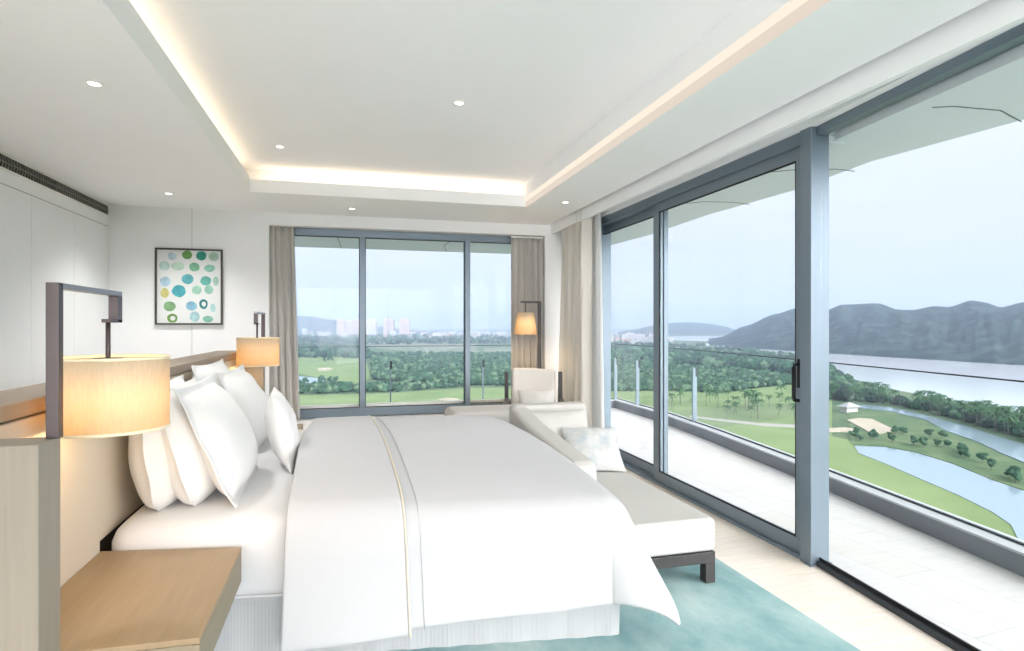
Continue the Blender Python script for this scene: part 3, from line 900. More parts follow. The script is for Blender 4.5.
# ------------------------------------------------------------------ curtains
def curtain(name, p0, p1, z0, z1, folds, amp, m, label, squeeze=None, seed=0, cat='curtain'):
    A, B = Vector(p0), Vector(p1); d = B - A; L = d.length; t = d / L; nn = Vector((-t.y, t.x))
    def fn(a, b):
        z = z0 + (z1 - z0) * b
        k = a
        if squeeze: k = squeeze(a, b)
        ph = folds * 2 * pi * a + .8 * noise.noise(Vector((a * folds * .9, b * 1.6, seed)))
        am_ = amp * (.65 + .35 * noise.noise(Vector((a * folds * .5, b * .8, seed + 5)))) * (1 - .35 * b)
        off = am_ * (1.25 * sin(ph) - .25 * sin(3 * ph)) + amp * .12 * sin(2.3 * ph + 4 * b)
        q = A + d * k + nn * off
        return (q.x, q.y, z)
    t_ = empty(name, ((A.x + B.x) / 2, (A.y + B.y) / 2, z0), label=label, cat=cat)
    mb = MB().grid(folds * 14, 24, fn)
    mb.v = [(x - t_.location.x, y - t_.location.y, z - z0) for x, y, z in mb.v]
    mb.build('drape', M[m], t_, smooth=True, solid=.004)
    tr = MB(); off = nn * .012
    q = [A - off, B - off, B + off, A + off]
    tr.prism([(p.x - t_.location.x, p.y - t_.location.y) for p in q], z1 - z0, z1 - z0 + .02)
    tr.build('curtain_track', M['white_metal'], t_)
    return t_
curtain('curtain', (-.905, YF + .03), (-.61, YF + .06), .37, 2.575, 4, .04, 'curtain', 'grey beige curtain gathered at the picture side of the far window', lambda a, b: a * (1.12 - .22 * b), 1)
curtain('curtain', (1.93, YF + .06), (2.35, YF + .06), .37, 2.555, 5, .045, 'curtain', 'grey beige curtain behind the floor lamp, warmly lit by it', lambda a, b: a, 2)
curtain('curtain', (2.55, 6.98), (2.53, 6.02), .02, 2.80, 6, .12, 'curtain_r', 'full-length cream curtain drawn back beside the sliding doors', lambda a, b: a, 3)
curtain('sheer_curtain', (2.61, 6.16), (2.60, 5.90), .02, 2.80, 4, .025, 'sheer', 'narrow white sheer curtain gathered at the sliding door jamb', lambda a, b: a * (1.35 - .45 * b), 4, 'curtain')

# ------------------------------------------------------------------ picture
pc = empty('framed_picture', (-1.70, YF, 1.87), 0, label='framed watercolour of green and blue dots hung on the far wall', cat='picture')
pw, phh = .33, .412
g = MB()
for bx in ((-pw, pw, -phh, -phh + .018), (-pw, pw, phh - .018, phh), (-pw, -pw + .018, -phh + .018, phh - .018), (pw - .018, pw, -phh + .018, phh - .018)):
    g.box(bx[0], bx[1], -.035, -.002, bx[2], bx[3])
g.build('frame', M['frame_blk'], pc, bevel=.002)
dots = [(340, 155, 30, 24, (108, 156, 92)), (425, 158, 30, 27, (60, 148, 128)), (500, 162, 30, 26, (176, 208, 190)), (250, 165, 26, 22, (190, 212, 220)),
        (205, 222, 30, 26, (184, 210, 204)), (285, 222, 38, 24, (188, 214, 196)), (383, 225, 31, 25, (126, 182, 152)), (475, 230, 31, 21, (140, 194, 178)),
        (210, 312, 30, 28, (176, 206, 222)), (342, 296, 33, 29, (100, 178, 186)), (452, 304, 32, 27, (110, 186, 176)), (513, 304, 18, 27, (170, 206, 190)),
        (207, 378, 24, 28, (206, 202, 132)), (290, 366, 40, 34, (84, 172, 182)), (398, 358, 29, 25, (162, 204, 186)), (470, 356, 26, 25, (156, 204, 188)),
        (235, 455, 36, 28, (136, 178, 132)), (365, 452, 32, 26, (140, 190, 214)), (438, 440, 25, 29, (60, 132, 132)), (495, 462, 16, 24, (170, 208, 206)),
        (252, 524, 31, 26, (122, 160, 92)), (385, 514, 29, 30, (172, 208, 212)), (465, 528, 31, 19, (138, 192, 172))]
g = MB(); g.box(-pw + .018, pw - .018, -.016, -.004, -phh + .018, phh - .018)
pm = [M['paper']]
for i, (dx, dy, rx, ry, cc) in enumerate(dots):
    pm.append(mat('watercolour wash %d' % i, srgb(*cc), .9, var=.22, scale=14))
    cx = ((dx - 353) / 195) * (pw - .012); cz = -((dy - 340) / 215) * (phh - .012)
    a, b = rx / 195 * pw, ry / 215 * phh
    n = 22
    rim = []
    for k in range(n):
        an = 2 * pi * k / n
        q = 1 + .10 * noise.noise(Vector((cos(an) * 1.5 + i, sin(an) * 1.5, i * 2.1)))
        rim.append((cx + a * q * cos(an), -.0165, cz + b * q * sin(an)))
    if i in (18, 20):   # open rings
        inner_ = [(cx + (x - cx) * .5 + .003, -.0165, cz + (z - cz) * .5) for x, _, z in rim]
        g.add(rim + inner_, [(k, (k + 1) % n, n + (k + 1) % n, n + k) for k in range(n)], i + 1)
    else:
        g.add(rim, [tuple(range(n))], i + 1)
g.build('print', pm, pc)

# ------------------------------------------------------------------ the view outside
G = -53.5
def gp(u, v, z=G):
    d = (z - EYE) / ((325.5 - v) / FPX)
    X = (u - 512) / FPX * d
    return (SN * d + CS * X, CS * d - SN * X)
def dp(u, D):
    X = (u - 512) / FPX * D
    return (SN * D + CS * X, CS * D - SN * X)
def vcol(name, stops, scale, rough=.95):
    return mottled(name, stops, scale, rough, bump=0, detail=6)
M['land'] = vcol('rough grassland', [(.3, srgb(68, 88, 70)), (.5, srgb(82, 102, 79)), (.7, srgb(102, 116, 91))], .02)
M['fairway'] = vcol('mown fairway', [(.3, srgb(104, 124, 84)), (.7, srgb(126, 142, 102))], .03)
M['fairway2'] = vcol('dry fairway', [(.3, srgb(98, 117, 86)), (.7, srgb(117, 130, 98))], .03)
M['scrub'] = vcol('scrub', [(.3, srgb(72, 95, 72)), (.5, srgb(88, 108, 81)), (.7, srgb(108, 120, 93))], .08)
M['dryfield'] = vcol('fallow field', [(.3, srgb(108, 117, 104)), (.7, srgb(127, 131, 120))], .01)
M['sand'] = vcol('bunker sand', [(.3, srgb(164, 154, 141)), (.7, srgb(176, 168, 156))], .1)
M['path'] = mat('cart path', srgb(149, 149, 146), .9)
M['hill'] = vcol('forested hill', [(.38, srgb(16, 32, 38)), (.5, srgb(30, 48, 50)), (.62, srgb(58, 76, 72))], .03)
M['leaf_dark'] = vcol('dark foliage', [(.35, srgb(30, 54, 44)), (.5, srgb(42, 70, 54)), (.65, srgb(60, 88, 68))], .12)
M['leaf_mid'] = vcol('mid foliage', [(.35, srgb(38, 62, 50)), (.5, srgb(50, 78, 62)), (.65, srgb(72, 96, 78))], .2)
M['leaf_dark_lo'] = mat('deep shade foliage', srgb(26, 46, 40), .95, var=.3, scale=.2)
M['leaf_dark_hi'] = mat('grey green foliage', srgb(72, 96, 78), .95, var=.3, scale=.2)
M['leaf_mid_lo'] = mat('bottle green foliage', srgb(32, 58, 42), .95, var=.3, scale=.2)
M['leaf_mid_hi'] = mat('fresh green foliage', srgb(84, 108, 84), .95, var=.3, scale=.2)
M['leaf_palm'] = vcol('palm foliage', [(.35, srgb(44, 74, 54)), (.5, srgb(62, 92, 66)), (.65, srgb(88, 114, 82))], .4)
M['trunk'] = mat('palm trunk', srgb(92, 92, 82), .9)
M['tower'] = mat('pink tower render', srgb(166, 141, 134), .8)
M['tower_w'] = mat('pale tower render', srgb(176, 166, 160), .8)
M['tower_win'] = mat('tower window bands', srgb(120, 124, 138), .5)
M['bld'] = mat('white render', srgb(167, 165, 164), .8)
M['bld2'] = mat('greyish render', srgb(147, 148, 153), .8)
M['roof_r'] = mat('dull red roof', srgb(148, 105, 94), .8)
def water_mat(name, col):
    t = NT(name)
    p = t.n('ShaderNodeBsdfPrincipled'); setin(p, 'Base Color', col); setin(p, 'Roughness', .12); setin(p, 'IOR', 1.6)
    tc = t.n('ShaderNodeTexCoord'); nz = t.n('ShaderNodeTexNoise'); nz.inputs['Scale'].default_value = .12; nz.inputs['Detail'].default_value = 6
    t.l(tc.outputs['Object'], nz.inputs['Vector'])
    b = t.n('ShaderNodeBump'); b.inputs['Strength'].default_value = .12; b.inputs['Distance'].default_value = .6
    t.l(nz.outputs[0], b.inputs['Height']); t.l(b.outputs[0], p.inputs['Normal'])
    t.l(p.outputs[0], t.out.inputs[0])
    return t.mat
M['water'] = water_mat('sea water', srgb(200, 206, 216))  # sea base paled to stand in for the haze it reflects
M['lake'] = water_mat('lake water', srgb(134, 153, 168))

land = MB().prism([(-7000, 12), (-7000, 9000), (9000, 9000), (9000, -4000), (12, -4000), (12, 12)], G - 3, G).build('ground', M['land']); tag(land, kind='structure')
# a lower storey of the tower carries the balcony
tag(MB().box(-6, 3.3, -4, 9.5, G, -.2).build('tower_block', M['bld']), kind='structure')

PZ = 0.0
def patch(name, px, z, m, label=None, cat=None, kind=None, world=None, group=None):
    global PZ
    PZ += .015; z += PZ
    pts = [gp(*p) for p in px] if px else world
    o = MB().prism(pts, G - .5, G + z).build(name, M[m])
    return tag(o, label, cat, group, kind)
# sea
sea = [gp(640, 337.5), gp(668, 336.2), gp(740, 336.0), gp(860, 335), gp(1100, 334), (6500, 2500), (6500, -2500)]
near_shore = [(1300, 470), (1150, 440), (1060, 421), (1024, 413), (960, 402), (900, 391), (860, 381), (828, 373), (800, 361), (770, 355), (735, 351), (703, 349.5), (690, 347), (700, 344), (735, 342), (680, 340.5)]
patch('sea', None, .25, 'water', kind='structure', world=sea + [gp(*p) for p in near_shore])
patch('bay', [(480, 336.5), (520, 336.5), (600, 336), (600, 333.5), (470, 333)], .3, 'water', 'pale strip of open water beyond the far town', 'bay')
# lakes
patch('lake', [(854, 446.5), (886, 448), (918, 454), (953, 465), (992, 481), (1024, 492), (1080, 512), (1150, 560), (1060, 575), (1024, 552), (1018, 540), (1011, 526), (992, 513), (958, 496), (923, 481), (889, 466), (859, 454)], .35, 'lake', 'pale blue golf lake just beyond the bright green bank below the balcony', 'lake')
patch('lake', [(846, 404), (860, 405), (891, 408), (923, 415), (948, 422), (967, 427), (997, 437), (1024, 445), (1100, 472), (1100, 500), (1024, 463), (1002, 454), (977, 442), (957, 435), (943, 430), (925, 420), (891, 411.5), (850, 407)], .35, 'lake', 'curving river-like lake behind the sand bunker, edged by palms', 'lake')
patch('lake', [(280, 376), (305, 377), (318, 378.5), (327, 382), (325, 387), (312, 388), (296, 386), (270, 384)], .35, 'lake', 'small pond seen through the far window on the golf course', 'lake')
# mown grass and fields
for px in ([(829, 436), (848, 440), (860, 453), (889, 465), (923, 480), (958, 495), (992, 512), (1010, 524), (1018, 539), (1040, 600), (900, 640), (760, 520), (780, 440)],
           [(600, 392), (640, 391), (690, 392), (720, 394), (760, 388), (800, 384), (832, 400), (832, 470), (740, 470), (600, 420)],
           [(250, 357), (300, 356), (345, 356), (366, 362), (372, 378), (355, 384), (330, 380), (300, 374), (240, 372)],
           [(240, 394), (300, 395), (380, 394), (470, 388), (530, 388), (560, 420), (240, 420)]):
    patch('fairway', px, .12, 'fairway', kind='structure')
for px in ([(848, 409), (890, 412), (925, 421), (945, 431), (977, 443), (1002, 455), (1024, 464), (1100, 500), (1100, 515), (1024, 491), (992, 480), (953, 464), (918, 453), (886, 447), (850, 444)],):
    patch('scrubland', px, .14, 'scrub', kind='structure')
for px in ([(360, 346), (400, 343.5), (475, 343.5), (478, 352.5), (430, 354), (395, 350)], [(484, 348), (540, 347), (560, 354), (484, 353.5)]):
    patch('fallow_field', px, .16, 'dryfield', kind='structure')
for px in ([(600, 425), (690, 410), (750, 404), (800, 404), (800, 416), (700, 432)],):
    patch('fairway', px, .2, 'fairway2', kind='structure')
# sand
patch('sand_bunker', [(847, 421), (858, 419), (872, 420), (884, 426), (893, 430), (890, 433), (878, 434.5), (868, 432.5), (858, 427)], .5, 'sand', 'large pale sand bunker beside the curving lake', 'bunker')
patch('sand_bunker', [(829, 429.5), (845, 428.5), (858, 430.5), (856, 433), (840, 432), (829, 432.5)], .5, 'sand', 'narrow sand strip beside the large bunker and steel post', 'bunker')
patch('sand_bunker', [(318, 368.5), (329, 367.8), (333, 369.5), (326, 371.2), (318, 370.8)], .4, 'sand', 'small sand bunker on the fairway behind the pond', 'bunker')
patch('sand_bunker', [(437, 400.2), (447, 398.6), (457, 399.3), (460, 400.6), (450, 402)], .4, 'sand', 'oval sand bunker low in the middle pane of the far window', 'bunker')
patch('cart_path', [(690, 416.5), (720, 420), (760, 424), (800, 426), (832, 431), (832, 433.5), (800, 428.5), (760, 426.4), (720, 422), (690, 418)], .35, 'path', 'pale cart path crossing the fairway beyond the balcony', 'path')

# hills
def hill(name, prof, d_base, d_ridge, d_back, label, seed, rough=1.0, n=220, mrows=52):
    us = [p[0] for p in prof]
    def ridge(u):
        for (a, va), (b, vb) in zip(prof[:-1], prof[1:]):
            if u <= b:
                t = (u - a) / (b - a); t = t * t * (3 - 2 * t) * .6 + t * .4
                return va + (vb - va) * t
        return prof[-1][1]
    def fn(a, b):
        u = us[0] + (us[-1] - us[0]) * a
        d0 = d_base(u); d1 = d_ridge(u)
        zr = EYE + (325.5 - ridge(u)) / FPX * d1
        if b < .6:
            t = b / .6
            D = d0 + (d1 - d0) * t
            z = G + (zr - G) * t ** .85
            q = noise.fractal(Vector((u * .05, t * 2.0, seed)), .8, 2.1, 6)
            z += (zr - G) * .16 * q * sin(pi * t) * rough
        else:
            t = (b - .6) / .4
            D = d1 + (d_back - d1) * t
            z = zr + (G - zr) * t ** 1.3
        x, y = dp(u, D)
        return (x, y, max(z, G - 2) if b > 0 else G - 2)
    o = MB().grid(n, mrows, fn).build(name, M['hill'], smooth=True)
    return tag(o, label, 'hill')
def shore(u):
    if u < 800: return 590 * 55 / (346 + (u - 715) * .07 - 325.5)
    return 590 * 55 / max(20, (352 + (u - 800) * .0625 - 325.5))
hill('hill', [(706, 341), (720, 337), (745, 326), (775, 314), (800, 307), (828, 309.5), (842, 304.5), (878, 303), (898, 309.5), (912, 309.8), (935, 306), (948, 307), (972, 300), (984, 302), (1001, 307), (1024, 302), (1070, 298), (1130, 305), (1200, 300), (1320, 316)],
     lambda u: shore(u), lambda u: shore(u) + 520, 2600, 'long blue forested mountain rising across the water', 3.3)
hill('hill', [(600, 336), (630, 330), (655, 325), (675, 322.2), (690, 321.8), (708, 323.2), (722, 325.5), (740, 331), (770, 336)], lambda u: 3600, lambda u: 4200, 5000, 'low far blue hill on the horizon beyond the town, seen through the sliding doors', 8.1, .3, 60, 14)
hill('hill', [(150, 328), (230, 318), (290, 314.5), (310, 315.5), (330, 319), (355, 323), (400, 329), (440, 333)], lambda u: 3900, lambda u: 4400, 5200, 'faint far hill on the horizon behind the pink apartment towers', 5.5, .3, 60, 14)

# apartment towers
def tower(u, w_px, v_top, D, label, m, crane=False):
    x, y = dp(u, D)
    k = D / FPX
    W = w_px * k; Ht = EYE + (325.5 - v_top) * k - G
    t = empty('apartment_tower', (x, y, G), -YAW, label=label, cat='apartment tower')
    MB().box(-W / 2, W / 2, -W * .35, W * .35, 0, Ht).build('tower_body', M[m], t)
    nf = 11
    for i in range(nf):
        z = Ht * (.05 + .92 * i / nf)
        MB().box(-W * .44, W * .505, -W * .36, W * .30, z, z + Ht * .034).build('window_band', M['tower_win'], t)
    g = MB(); g.box(-W * .2, W * .15, -W * .15, W * .2, Ht, Ht * 1.06); g.box(-W * .5, W * .5, -W * .35, W * .35, Ht, Ht * 1.012)
    g.build('roof_block', M[m], t)
    if crane:
        g = MB(); g.tube([(W * .2, 0, Ht), (W * .2, 0, Ht * 1.22)], W * .03, 4); g.tube([(-W * .1, 0, Ht * 1.16), (W * .5, 0, Ht * 1.24)], W * .025, 4)
        g.build('mast', M['bld'], t)
tower(341.5, 8, 320, 2900, 'pink apartment tower, first of the joined pair behind the far window mullion', 'tower')
tower(349.5, 7, 320.5, 2950, 'pale apartment tower just behind the first mullion of the far window', 'tower_w')
tower(356.5, 6.5, 320.5, 2950, 'pink apartment tower partly hidden by the far window mullion', 'tower')
tower(371, 11, 320, 2950, 'pale pink apartment tower just past the first mullion of the far window', 'tower_w')
tower(389, 10, 319.5, 2900, 'pink apartment tower between the pale tower and the one at the end', 'tower', True)
tower(404.8, 9.5, 319.5, 2900, 'pink apartment tower at the open end of the group, nearest the bay', 'tower', True)

# low town
def block_mesh(name, w, d, h, m, roof):
    g = MB(); g.box(-w / 2, w / 2, -d / 2, d / 2, 0, h, 0)
    for i in range(max(1, int(h / 4))):
        g.box(-w * .44, w * .44, -d / 2 - .25, -d / 2 + .1, 1.6 + 4 * i, 3.0 + 4 * i, 1)
    if roof == 'hip':
        g.add([(-w * .55, -d * .55, h), (w * .55, -d * .55, h), (w * .55, d * .55, h), (-w * .55, d * .55, h), (-w * .2, 0, h + d * .22), (w * .2, 0, h + d * .22)],
              [(0, 1, 5, 4), (1, 2, 5), (2, 3, 4, 5), (3, 0, 4), (3, 2, 1, 0)], 2)
    else:
        g.box(-w * .3, w * .1, -d * .2, d * .2, h, h + 3, 0)
    me = bpy.data.meshes.new(name); me.from_pydata(g.v, [], g.f)
    for mm in (M[m], M['tower_win'], M['roof_r']): me.materials.append(mm)
    me.polygons.foreach_set('material_index', g.m); me.update()
    return me
blocks = [block_mesh('town_house', 34, 22, 14, 'bld', 'hip'), block_mesh('town_block', 46, 26, 24, 'bld', 'flat'), block_mesh('town_block', 30, 24, 34, 'bld2', 'flat'), block_mesh('town_block', 70, 30, 16, 'bld2', 'flat')]
def place_blocks(n, u0, u1, v0, v1, label, group, seed, smin=.6, smax=1.1):
    rr = random.Random(seed)
    for i in range(n):
        u = u0 + (u1 - u0) * (i + rr.random()) / n; v_ = v0 + (v1 - v0) * rr.random()
        x, y = gp(u, v_)
        o = link(bpy.data.objects.new('town_building', rr.choice(blocks)))
        s = smin + (smax - smin) * rr.random()
        o.location = (x, y, G); o.scale = (s, s, s * (.7 + .6 * rr.random())); o.rotation_euler = (0, 0, -YAW + rr.uniform(-.5, .5))
        tag(o, label, 'building', group)
place_blocks(46, 262, 560, 333.5, 339, 'pale low building of the hazy town on the horizon through the far window', 'town buildings beyond the far window', 4)
place_blocks(7, 829, 852, 350.2, 352.2, 'tiny white building on the far shore at the foot of the mountain', 'buildings on the far shore', 9, .35, .6)
place_blocks(34, 598, 668, 334, 346, 'pale low building of the hazy town seen through the sliding doors', 'town buildings beyond the sliding doors', 5, .5, .9)
for (u, v_, s, lb) in ((672, 364.5, .9, 'long pale resort roof among trees beside the dark door stile'), (690, 363.5, 1.0, 'long pale resort roof among the trees, middle of the resort row'), (706, 365.5, .8, 'pale resort roof at the sea end of the resort row'),
                       (642, 350.5, 1.1, 'long white hall among trees beyond the balcony corner'), (625, 352.0, .8, 'smaller white hall beside the long hall near the balcony corner')):
    x, y = gp(u, v_)
    o = link(bpy.data.objects.new('resort_building', blocks[3])); o.location = (x, y, G); o.scale = (.62 * s, .5 * s, .5 * s); o.rotation_euler = (0, 0, -YAW + .15)
    tag(o, lb, 'building')
x, y = gp(849, 412)
o = empty('pavilion', (x, y, G), -YAW + .3, label='small white pavilion beside the curving lake and sand bunker', cat='pavilion')
g = MB(); g.add([(-6, -4, 3.6), (6, -4, 3.6), (6, 4, 3.6), (-6, 4, 3.6), (0, 0, 6.4)], [(0, 1, 4), (1, 2, 4), (2, 3, 4), (3, 0, 4), (3, 2, 1, 0)])
g.build('roof', M['bld2'], o)
g = MB().box(-4.5, 4.5, -2.6, 2.6, 0, 3.6); g.build('walls', M['bld'], o)

# trees -------------------------------------------------------------------
ICO = None
def ico():
    global ICO
    if ICO is None:
        import bmesh
        bm = bmesh.new(); bmesh.ops.create_icosphere(bm, subdivisions=1, radius=1)
        bm.verts.ensure_lookup_table()
        ICO = ([v.co.copy() for v in bm.verts], [tuple(v.index for v in f.verts) for f in bm.faces])
        bm.free()
    return ICO
def blob(mb, cx, cy, cz, rx, rz, rr, mi=0):
    vs, fs = ico()
    a = rr.random() * 6.28; ca, sa = cos(a), sin(a)
    out = []
    for v_ in vs:
        k = 1 + rr.uniform(-.22, .22)
        x, y, z = v_.x * rx * k, v_.y * rx * k, v_.z * rz * k
        out.append((cx + x * ca - y * sa, cy + x * sa + y * ca, cz + z))
    mb.add(out, fs, mi)
def palm_parts(seed, h):
    rr = random.Random(seed)
    tr = MB(); bend = rr.uniform(-.6, .6)
    tr.tube([(0, 0, 0), (bend * .2, 0, h * .35), (bend * .6, .1, h * .7), (bend, .15, h)], [.26, .2, .17, .15], 6)
    cr = MB()
    nf = 20
    for i in range(nf):
        a = 2 * pi * i / nf + rr.uniform(-.2, .2); L = h * .40 * rr.uniform(.85, 1.1); el = rr.uniform(-.2, 1.25)
        prev = None
        for k in range(6):
            t = k / 5
            r = L * t * (cos(el * .6)); z = h + L * (1.15 * sin(el) * t - .8 * t * t)
            w = .17 * L * (1 - .7 * t) * (1 if k else .3)
            p = Vector((bend + r * cos(a), .15 + r * sin(a), z)); sd = Vector((-sin(a), cos(a), 0))
            cur = (p + sd * w + Vector((0, 0, -.35 * w)), p + Vector((0, 0, .1)), p - sd * w + Vector((0, 0, -.35 * w)))
            if prev: cr.add([*prev, *cur], [(0, 1, 4, 3), (1, 2, 5, 4)])
            prev = cur
    return tr, cr
def as_mesh(name, parts):
    mb = MB()
    for i, p in enumerate(parts): mb.add(p.v, p.f, i)
    me = bpy.data.meshes.new(name); me.from_pydata(mb.v, [], mb.f); me.polygons.foreach_set('material_index', mb.m)
    return me
palm_src = []
for i in range(4):
    t, c_ = palm_parts(i, 9.5)
    a = bpy.data.meshes.new('trunk'); a.from_pydata(t.v, [], t.f); a.materials.append(M['trunk'])
    b = bpy.data.meshes.new('crown'); b.from_pydata(c_.v, [], c_.f); b.materials.append(M['leaf_palm'])
    palm_src.append((a, b))
def broad_parts(seed, h):
    rr = random.Random(seed)
    tr = MB().tube([(0, 0, 0), (.1, 0, h * .5)], [.3, .18], 6)
    cr = MB()
    for i in range(9):
        a = rr.random() * 6.28; r = rr.random() * h * .28
        blob(cr, r * cos(a), r * sin(a), h * rr.uniform(.42, .82), h * rr.uniform(.17, .27), h * rr.uniform(.13, .2), rr)
    return tr, cr
broad_src = []
for i in range(4):
    t, c_ = broad_parts(20 + i, 8)
    a = bpy.data.meshes.new('trunk'); a.from_pydata(t.v, [], t.f); a.materials.append(M['trunk'])
    b = bpy.data.meshes.new('crown'); b.from_pydata(c_.v, [], c_.f); b.materials.append(M['leaf_mid'])
    broad_src.append((a, b))
def tree(kind, u, v_, s, label, group, rr):
    x, y = gp(u, v_)
    t = empty('palm_tree' if kind == 'palm' else 'broadleaf_tree', (x, y, G), rr.random() * 6.28, label, 'tree', group)
    t.scale = (s, s, s)
    a, b = rr.choice(palm_src if kind == 'palm' else broad_src)
    for nm, me in (('trunk', a), ('crown', b)):
        o = link(bpy.data.objects.new(nm, me)); o.parent = t
def inside(p, poly):
    x, y = p; c_ = False
    for i in range(len(poly)):
        (x1, y1), (x2, y2) = poly[i], poly[i - 1]
        if (y1 > y) != (y2 > y) and x < (x2 - x1) * (y - y1) / (y2 - y1) + x1: c_ = not c_
    return c_
def sample(poly, n, rr):
    xs = [p[0] for p in poly]; ys = [p[1] for p in poly]; out = []
    while len(out) < n:
        p = (rr.uniform(min(xs), max(xs)), rr.uniform(min(ys), max(ys)))
        if inside(p, poly): out.append(p)
    return out
rr = random.Random(11)
for (u, v_) in sample([(668, 398), (700, 396), (740, 400), (800, 396), (800, 425), (740, 424), (690, 418), (668, 412)], 24, rr):
    tree('palm', u, v_, rr.uniform(.7, 1.0), 'palm standing on the open fairway beyond the sliding door leaf', 'fairway palms', rr)
for (u, v_) in ((745, 409), (748, 411), (752, 408), (757, 412), (758, 420), (680, 404), (706, 407), (718, 408), (782, 402)):
    tree('palm', u, v_, 1.15, 'palm standing on the open fairway beyond the sliding door leaf', 'fairway palms', rr)
belt = [(828, 384), (860, 390), (900, 401), (960, 412), (1024, 425), (1110, 447), (1110, 466), (1024, 441), (996, 434), (948, 419), (891, 405.5), (828, 401)]
for (u, v_) in sample(belt, 150, rr):
    tree('palm', u, v_, rr.uniform(.75, 1.05), 'palm in the dense belt between the sea and the curving lake', 'shore belt palms', rr)
for (u, v_) in sample([(846, 433), (880, 436), (900, 432), (940, 438), (960, 446), (1020, 474), (1020, 486), (960, 462), (920, 450), (860, 443)], 34, rr):
    tree('broad', u, v_, rr.uniform(.35, .75), 'round shrub-like tree on the strip between the two lakes', 'trees between the lakes', rr)
for (u, v_) in sample([(300, 384), (345, 386), (372, 388), (372, 397), (340, 396), (298, 397)], 26, rr):
    tree('broad', u, v_, rr.uniform(.6, 1.0), 'leafy tree clustered below the pond in the far window', 'trees below the pond', rr)
for (u, v_) in ((328, 362), (332, 361.5), (325, 363), (330, 384), (322, 383), (336, 383)):
    tree('broad', u, v_, 1.0, 'leafy tree standing on the fairway behind the pond', 'trees by the pond', rr)

def woodland(name, zones, m, seed):
    r2 = random.Random(seed); mb = MB()
    for poly, n, hm in zones:
        for (u, v_) in sample(poly, n, r2):
            x, y = gp(u, v_)
            h = hm * r2.uniform(.7, 1.25)
            blob(mb, x, y, G + h * .55, h * r2.uniform(.45, .75), h * .55, r2, r2.choice((0, 0, 0, 1, 1, 2)))
    o = mb.build(name, [M[m], M[m + '_lo'], M[m + '_hi']])
    return tag(o, {'leaf_dark': 'dark dense woodland bordering the town and the shore', 'leaf_mid': 'mid-green woodland around the fairways below the tower'}[m], 'woodland', None, 'stuff')
woodland('woodland', [([(240, 336), (600, 336), (600, 343.5), (240, 345.5)], 700, 13), ([(600, 344), (668, 342), (668, 362), (600, 360)], 420, 11),
                      ([(660, 346), (700, 349), (735, 352.5), (775, 357), (805, 364), (830, 376), (830, 386), (760, 372), (660, 366)], 750, 11),
                      ([(828, 378), (850, 383), (850, 402), (820, 402)], 90, 9), ([(828, 386), (860, 391), (900, 402), (960, 413), (1024, 426), (1110, 448), (1110, 462), (1024, 438), (948, 417), (891, 404), (828, 400)], 520, 4.5),
                      ([(240, 345), (330, 344), (372, 352), (372, 359), (240, 357)], 380, 11)], 'leaf_dark', 31)
woodland('woodland', [([(372, 354), (560, 354), (560, 386), (470, 386), (400, 382), (372, 380)], 2600, 5.2), ([(606, 358), (668, 362), (720, 372), (800, 384), (760, 388), (720, 393), (690, 391), (606, 392)], 1900, 5),
                      ([(720, 370), (830, 384), (830, 392), (800, 385), (740, 382)], 520, 5.5), ([(240, 387), (372, 388), (400, 392), (240, 395)], 200, 5),
                      ([(372, 384), (470, 386), (400, 392), (372, 391)], 90, 4)], 'leaf_mid', 32)

# distant air: a thin scattering layer over land and sea
def haze():
    t = NT('hazy air')
    D = .00026; alb = (.50, .64, .84, 1)
    vs_ = t.n('ShaderNodeVolumeScatter'); vs_.inputs['Color'].default_value = alb; vs_.inputs['Density'].default_value = D
    vs_.inputs['Anisotropy'].default_value = 0
    va = t.n('ShaderNodeVolumeAbsorption'); va.inputs['Color'].default_value = alb; va.inputs['Density'].default_value = D
    ad = t.n('ShaderNodeAddShader'); t.l(vs_.outputs[0], ad.inputs[0]); t.l(va.outputs[0], ad.inputs[1])
    t.l(ad.outputs[0], t.out.inputs['Volume'])
    o = MB().prism([(-6500, 160), (-6500, 8500), (8500, 8500), (8500, -3800), (160, -3800), (160, 160)], G - 1, 210).build('haze', t.mat)
    tag(o, 'thin blue haze over the distant land and sea', 'haze', None, 'stuff')
haze()

# ------------------------------------------------------------------ sky, added fill lobe, camera
w = bpy.data.worlds.new('sky'); SC.world = w; w.use_nodes = True
nt = w.node_tree; nt.nodes.clear()
def N(typ): return nt.nodes.new(typ)
out = N('ShaderNodeOutputWorld'); bg = N('ShaderNodeBackground'); tc = N('ShaderNodeTexCoord')
sep = N('ShaderNodeSeparateXYZ'); nt.links.new(tc.outputs['Generated'], sep.inputs[0])
grad = N('ShaderNodeValToRGB')
e = grad.color_ramp.elements
e[0].position = .0; e[0].color = (.72, .80, .92, 1)
e[1].position = 1.0; e[1].color = (1.0, .99, 1.06, 1)
x = e.new(.10); x.color = (.77, .84, .95, 1)
x = e.new(.30); x.color = (.86, .92, 1.01, 1)
nt.links.new(sep.outputs[2], grad.inputs[0])
mp = N('ShaderNodeMapping'); mp.inputs['Scale'].default_value = (1.2, 1.2, 4.5)
nt.links.new(tc.outputs['Generated'], mp.inputs[0])
nz = N('ShaderNodeTexNoise'); nz.inputs['Scale'].default_value = 2.2; nz.inputs['Detail'].default_value = 6
nt.links.new(mp.outputs[0], nz.inputs['Vector'])
cr = N('ShaderNodeValToRGB'); cr.color_ramp.elements[0].position = .42; cr.color_ramp.elements[0].color = (0, 0, 0, 1)
cr.color_ramp.elements[1].position = .72; cr.color_ramp.elements[1].color = (.75, .75, .75, 1)
nt.links.new(nz.outputs[0], cr.inputs[0])
mx = N('ShaderNodeMixRGB'); mx.inputs[2].default_value = (.90, .91, .97, 1)
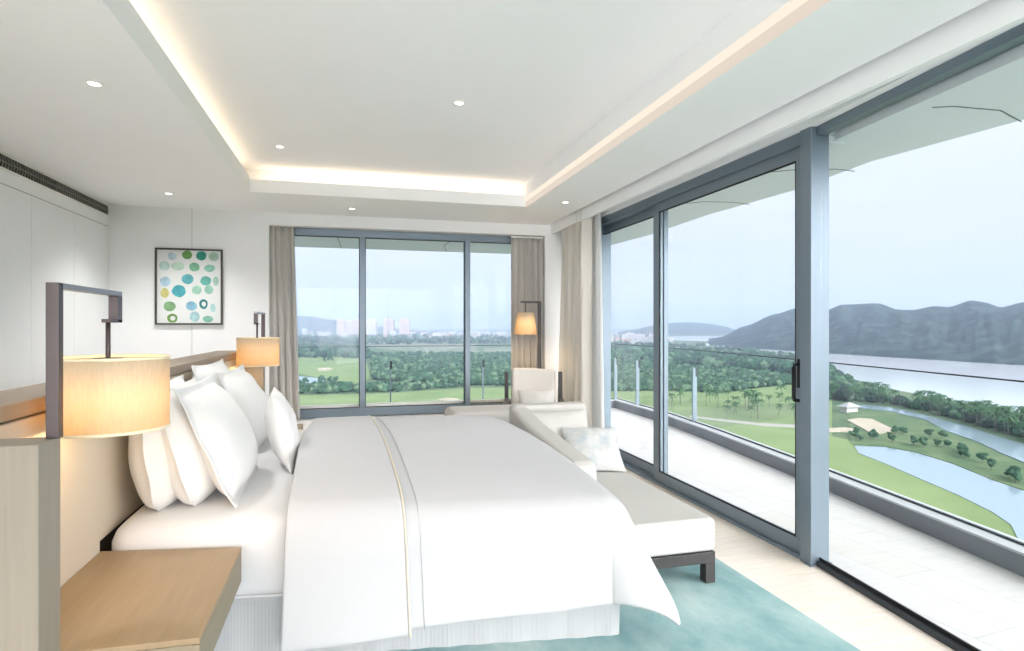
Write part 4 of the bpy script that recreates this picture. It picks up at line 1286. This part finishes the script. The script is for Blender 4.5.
nt.links.new(cr.outputs[0], mx.inputs[0]); nt.links.new(grad.outputs[0], mx.inputs[1])
# bright sky lobe added behind the viewer to fill the room with light
vm = N('ShaderNodeVectorMath'); vm.operation = 'DOT_PRODUCT'
vm.inputs[1].default_value = Vector((.24, -.95, .15)).normalized()
nt.links.new(tc.outputs['Generated'], vm.inputs[0])
gl = N('ShaderNodeMapRange'); gl.inputs['From Min'].default_value = .45; gl.inputs['From Max'].default_value = 1
gl.inputs['To Min'].default_value = 1.0; gl.inputs['To Max'].default_value = 14.5; gl.clamp = True
nt.links.new(vm.outputs['Value'], gl.inputs['Value'])
ml = N('ShaderNodeMixRGB'); ml.blend_type = 'MULTIPLY'; ml.inputs[0].default_value = 1
nt.links.new(mx.outputs[0], ml.inputs[1]); nt.links.new(gl.outputs[0], ml.inputs[2])
ml.inputs[2].default_value = (1, 1, 1, 1)
wm = N('ShaderNodeMixRGB'); wm.blend_type = 'MULTIPLY'; wm.inputs[0].default_value = 1
wr_ = N('ShaderNodeMapRange'); wr_.inputs['From Min'].default_value = .45; wr_.inputs['From Max'].default_value = .8; wr_.clamp = True
nt.links.new(vm.outputs['Value'], wr_.inputs['Value'])
wc = N('ShaderNodeMixRGB'); wc.inputs[1].default_value = (1, 1, 1, 1); wc.inputs[2].default_value = (1.10, 1.0, .91, 1)
nt.links.new(wr_.outputs[0], wc.inputs[0])
nt.links.new(ml.outputs[0], wm.inputs[1]); nt.links.new(wc.outputs[0], wm.inputs[2])
nt.links.new(wm.outputs[0], bg.inputs[0]); bg.inputs[1].default_value = 1.05
nt.links.new(bg.outputs[0], out.inputs[0])

cam = bpy.data.cameras.new('camera'); cam.sensor_width = 36; cam.lens = 36 * FPX / 1024
cam.clip_start = .05; cam.clip_end = 20000
co = link(bpy.data.objects.new('camera', cam)); co.location = (0, 0, EYE); co.rotation_euler = (R(90), 0, -YAW)
SC.camera = co
SC.view_settings.view_transform = 'Standard'; SC.view_settings.look = 'None'
SC.view_settings.exposure = 0.06; SC.view_settings.gamma = 1; SC.view_settings.use_curve_mapping = False
cy = SC.cycles
cy.use_denoising = True
cy.max_bounces = 10; cy.diffuse_bounces = 6; cy.glossy_bounces = 3; cy.transmission_bounces = 4; cy.transparent_max_bounces = 24; cy.volume_bounces = 0
cy.sample_clamp_indirect = 6
cy.caustics_reflective = False; cy.caustics_refractive = False
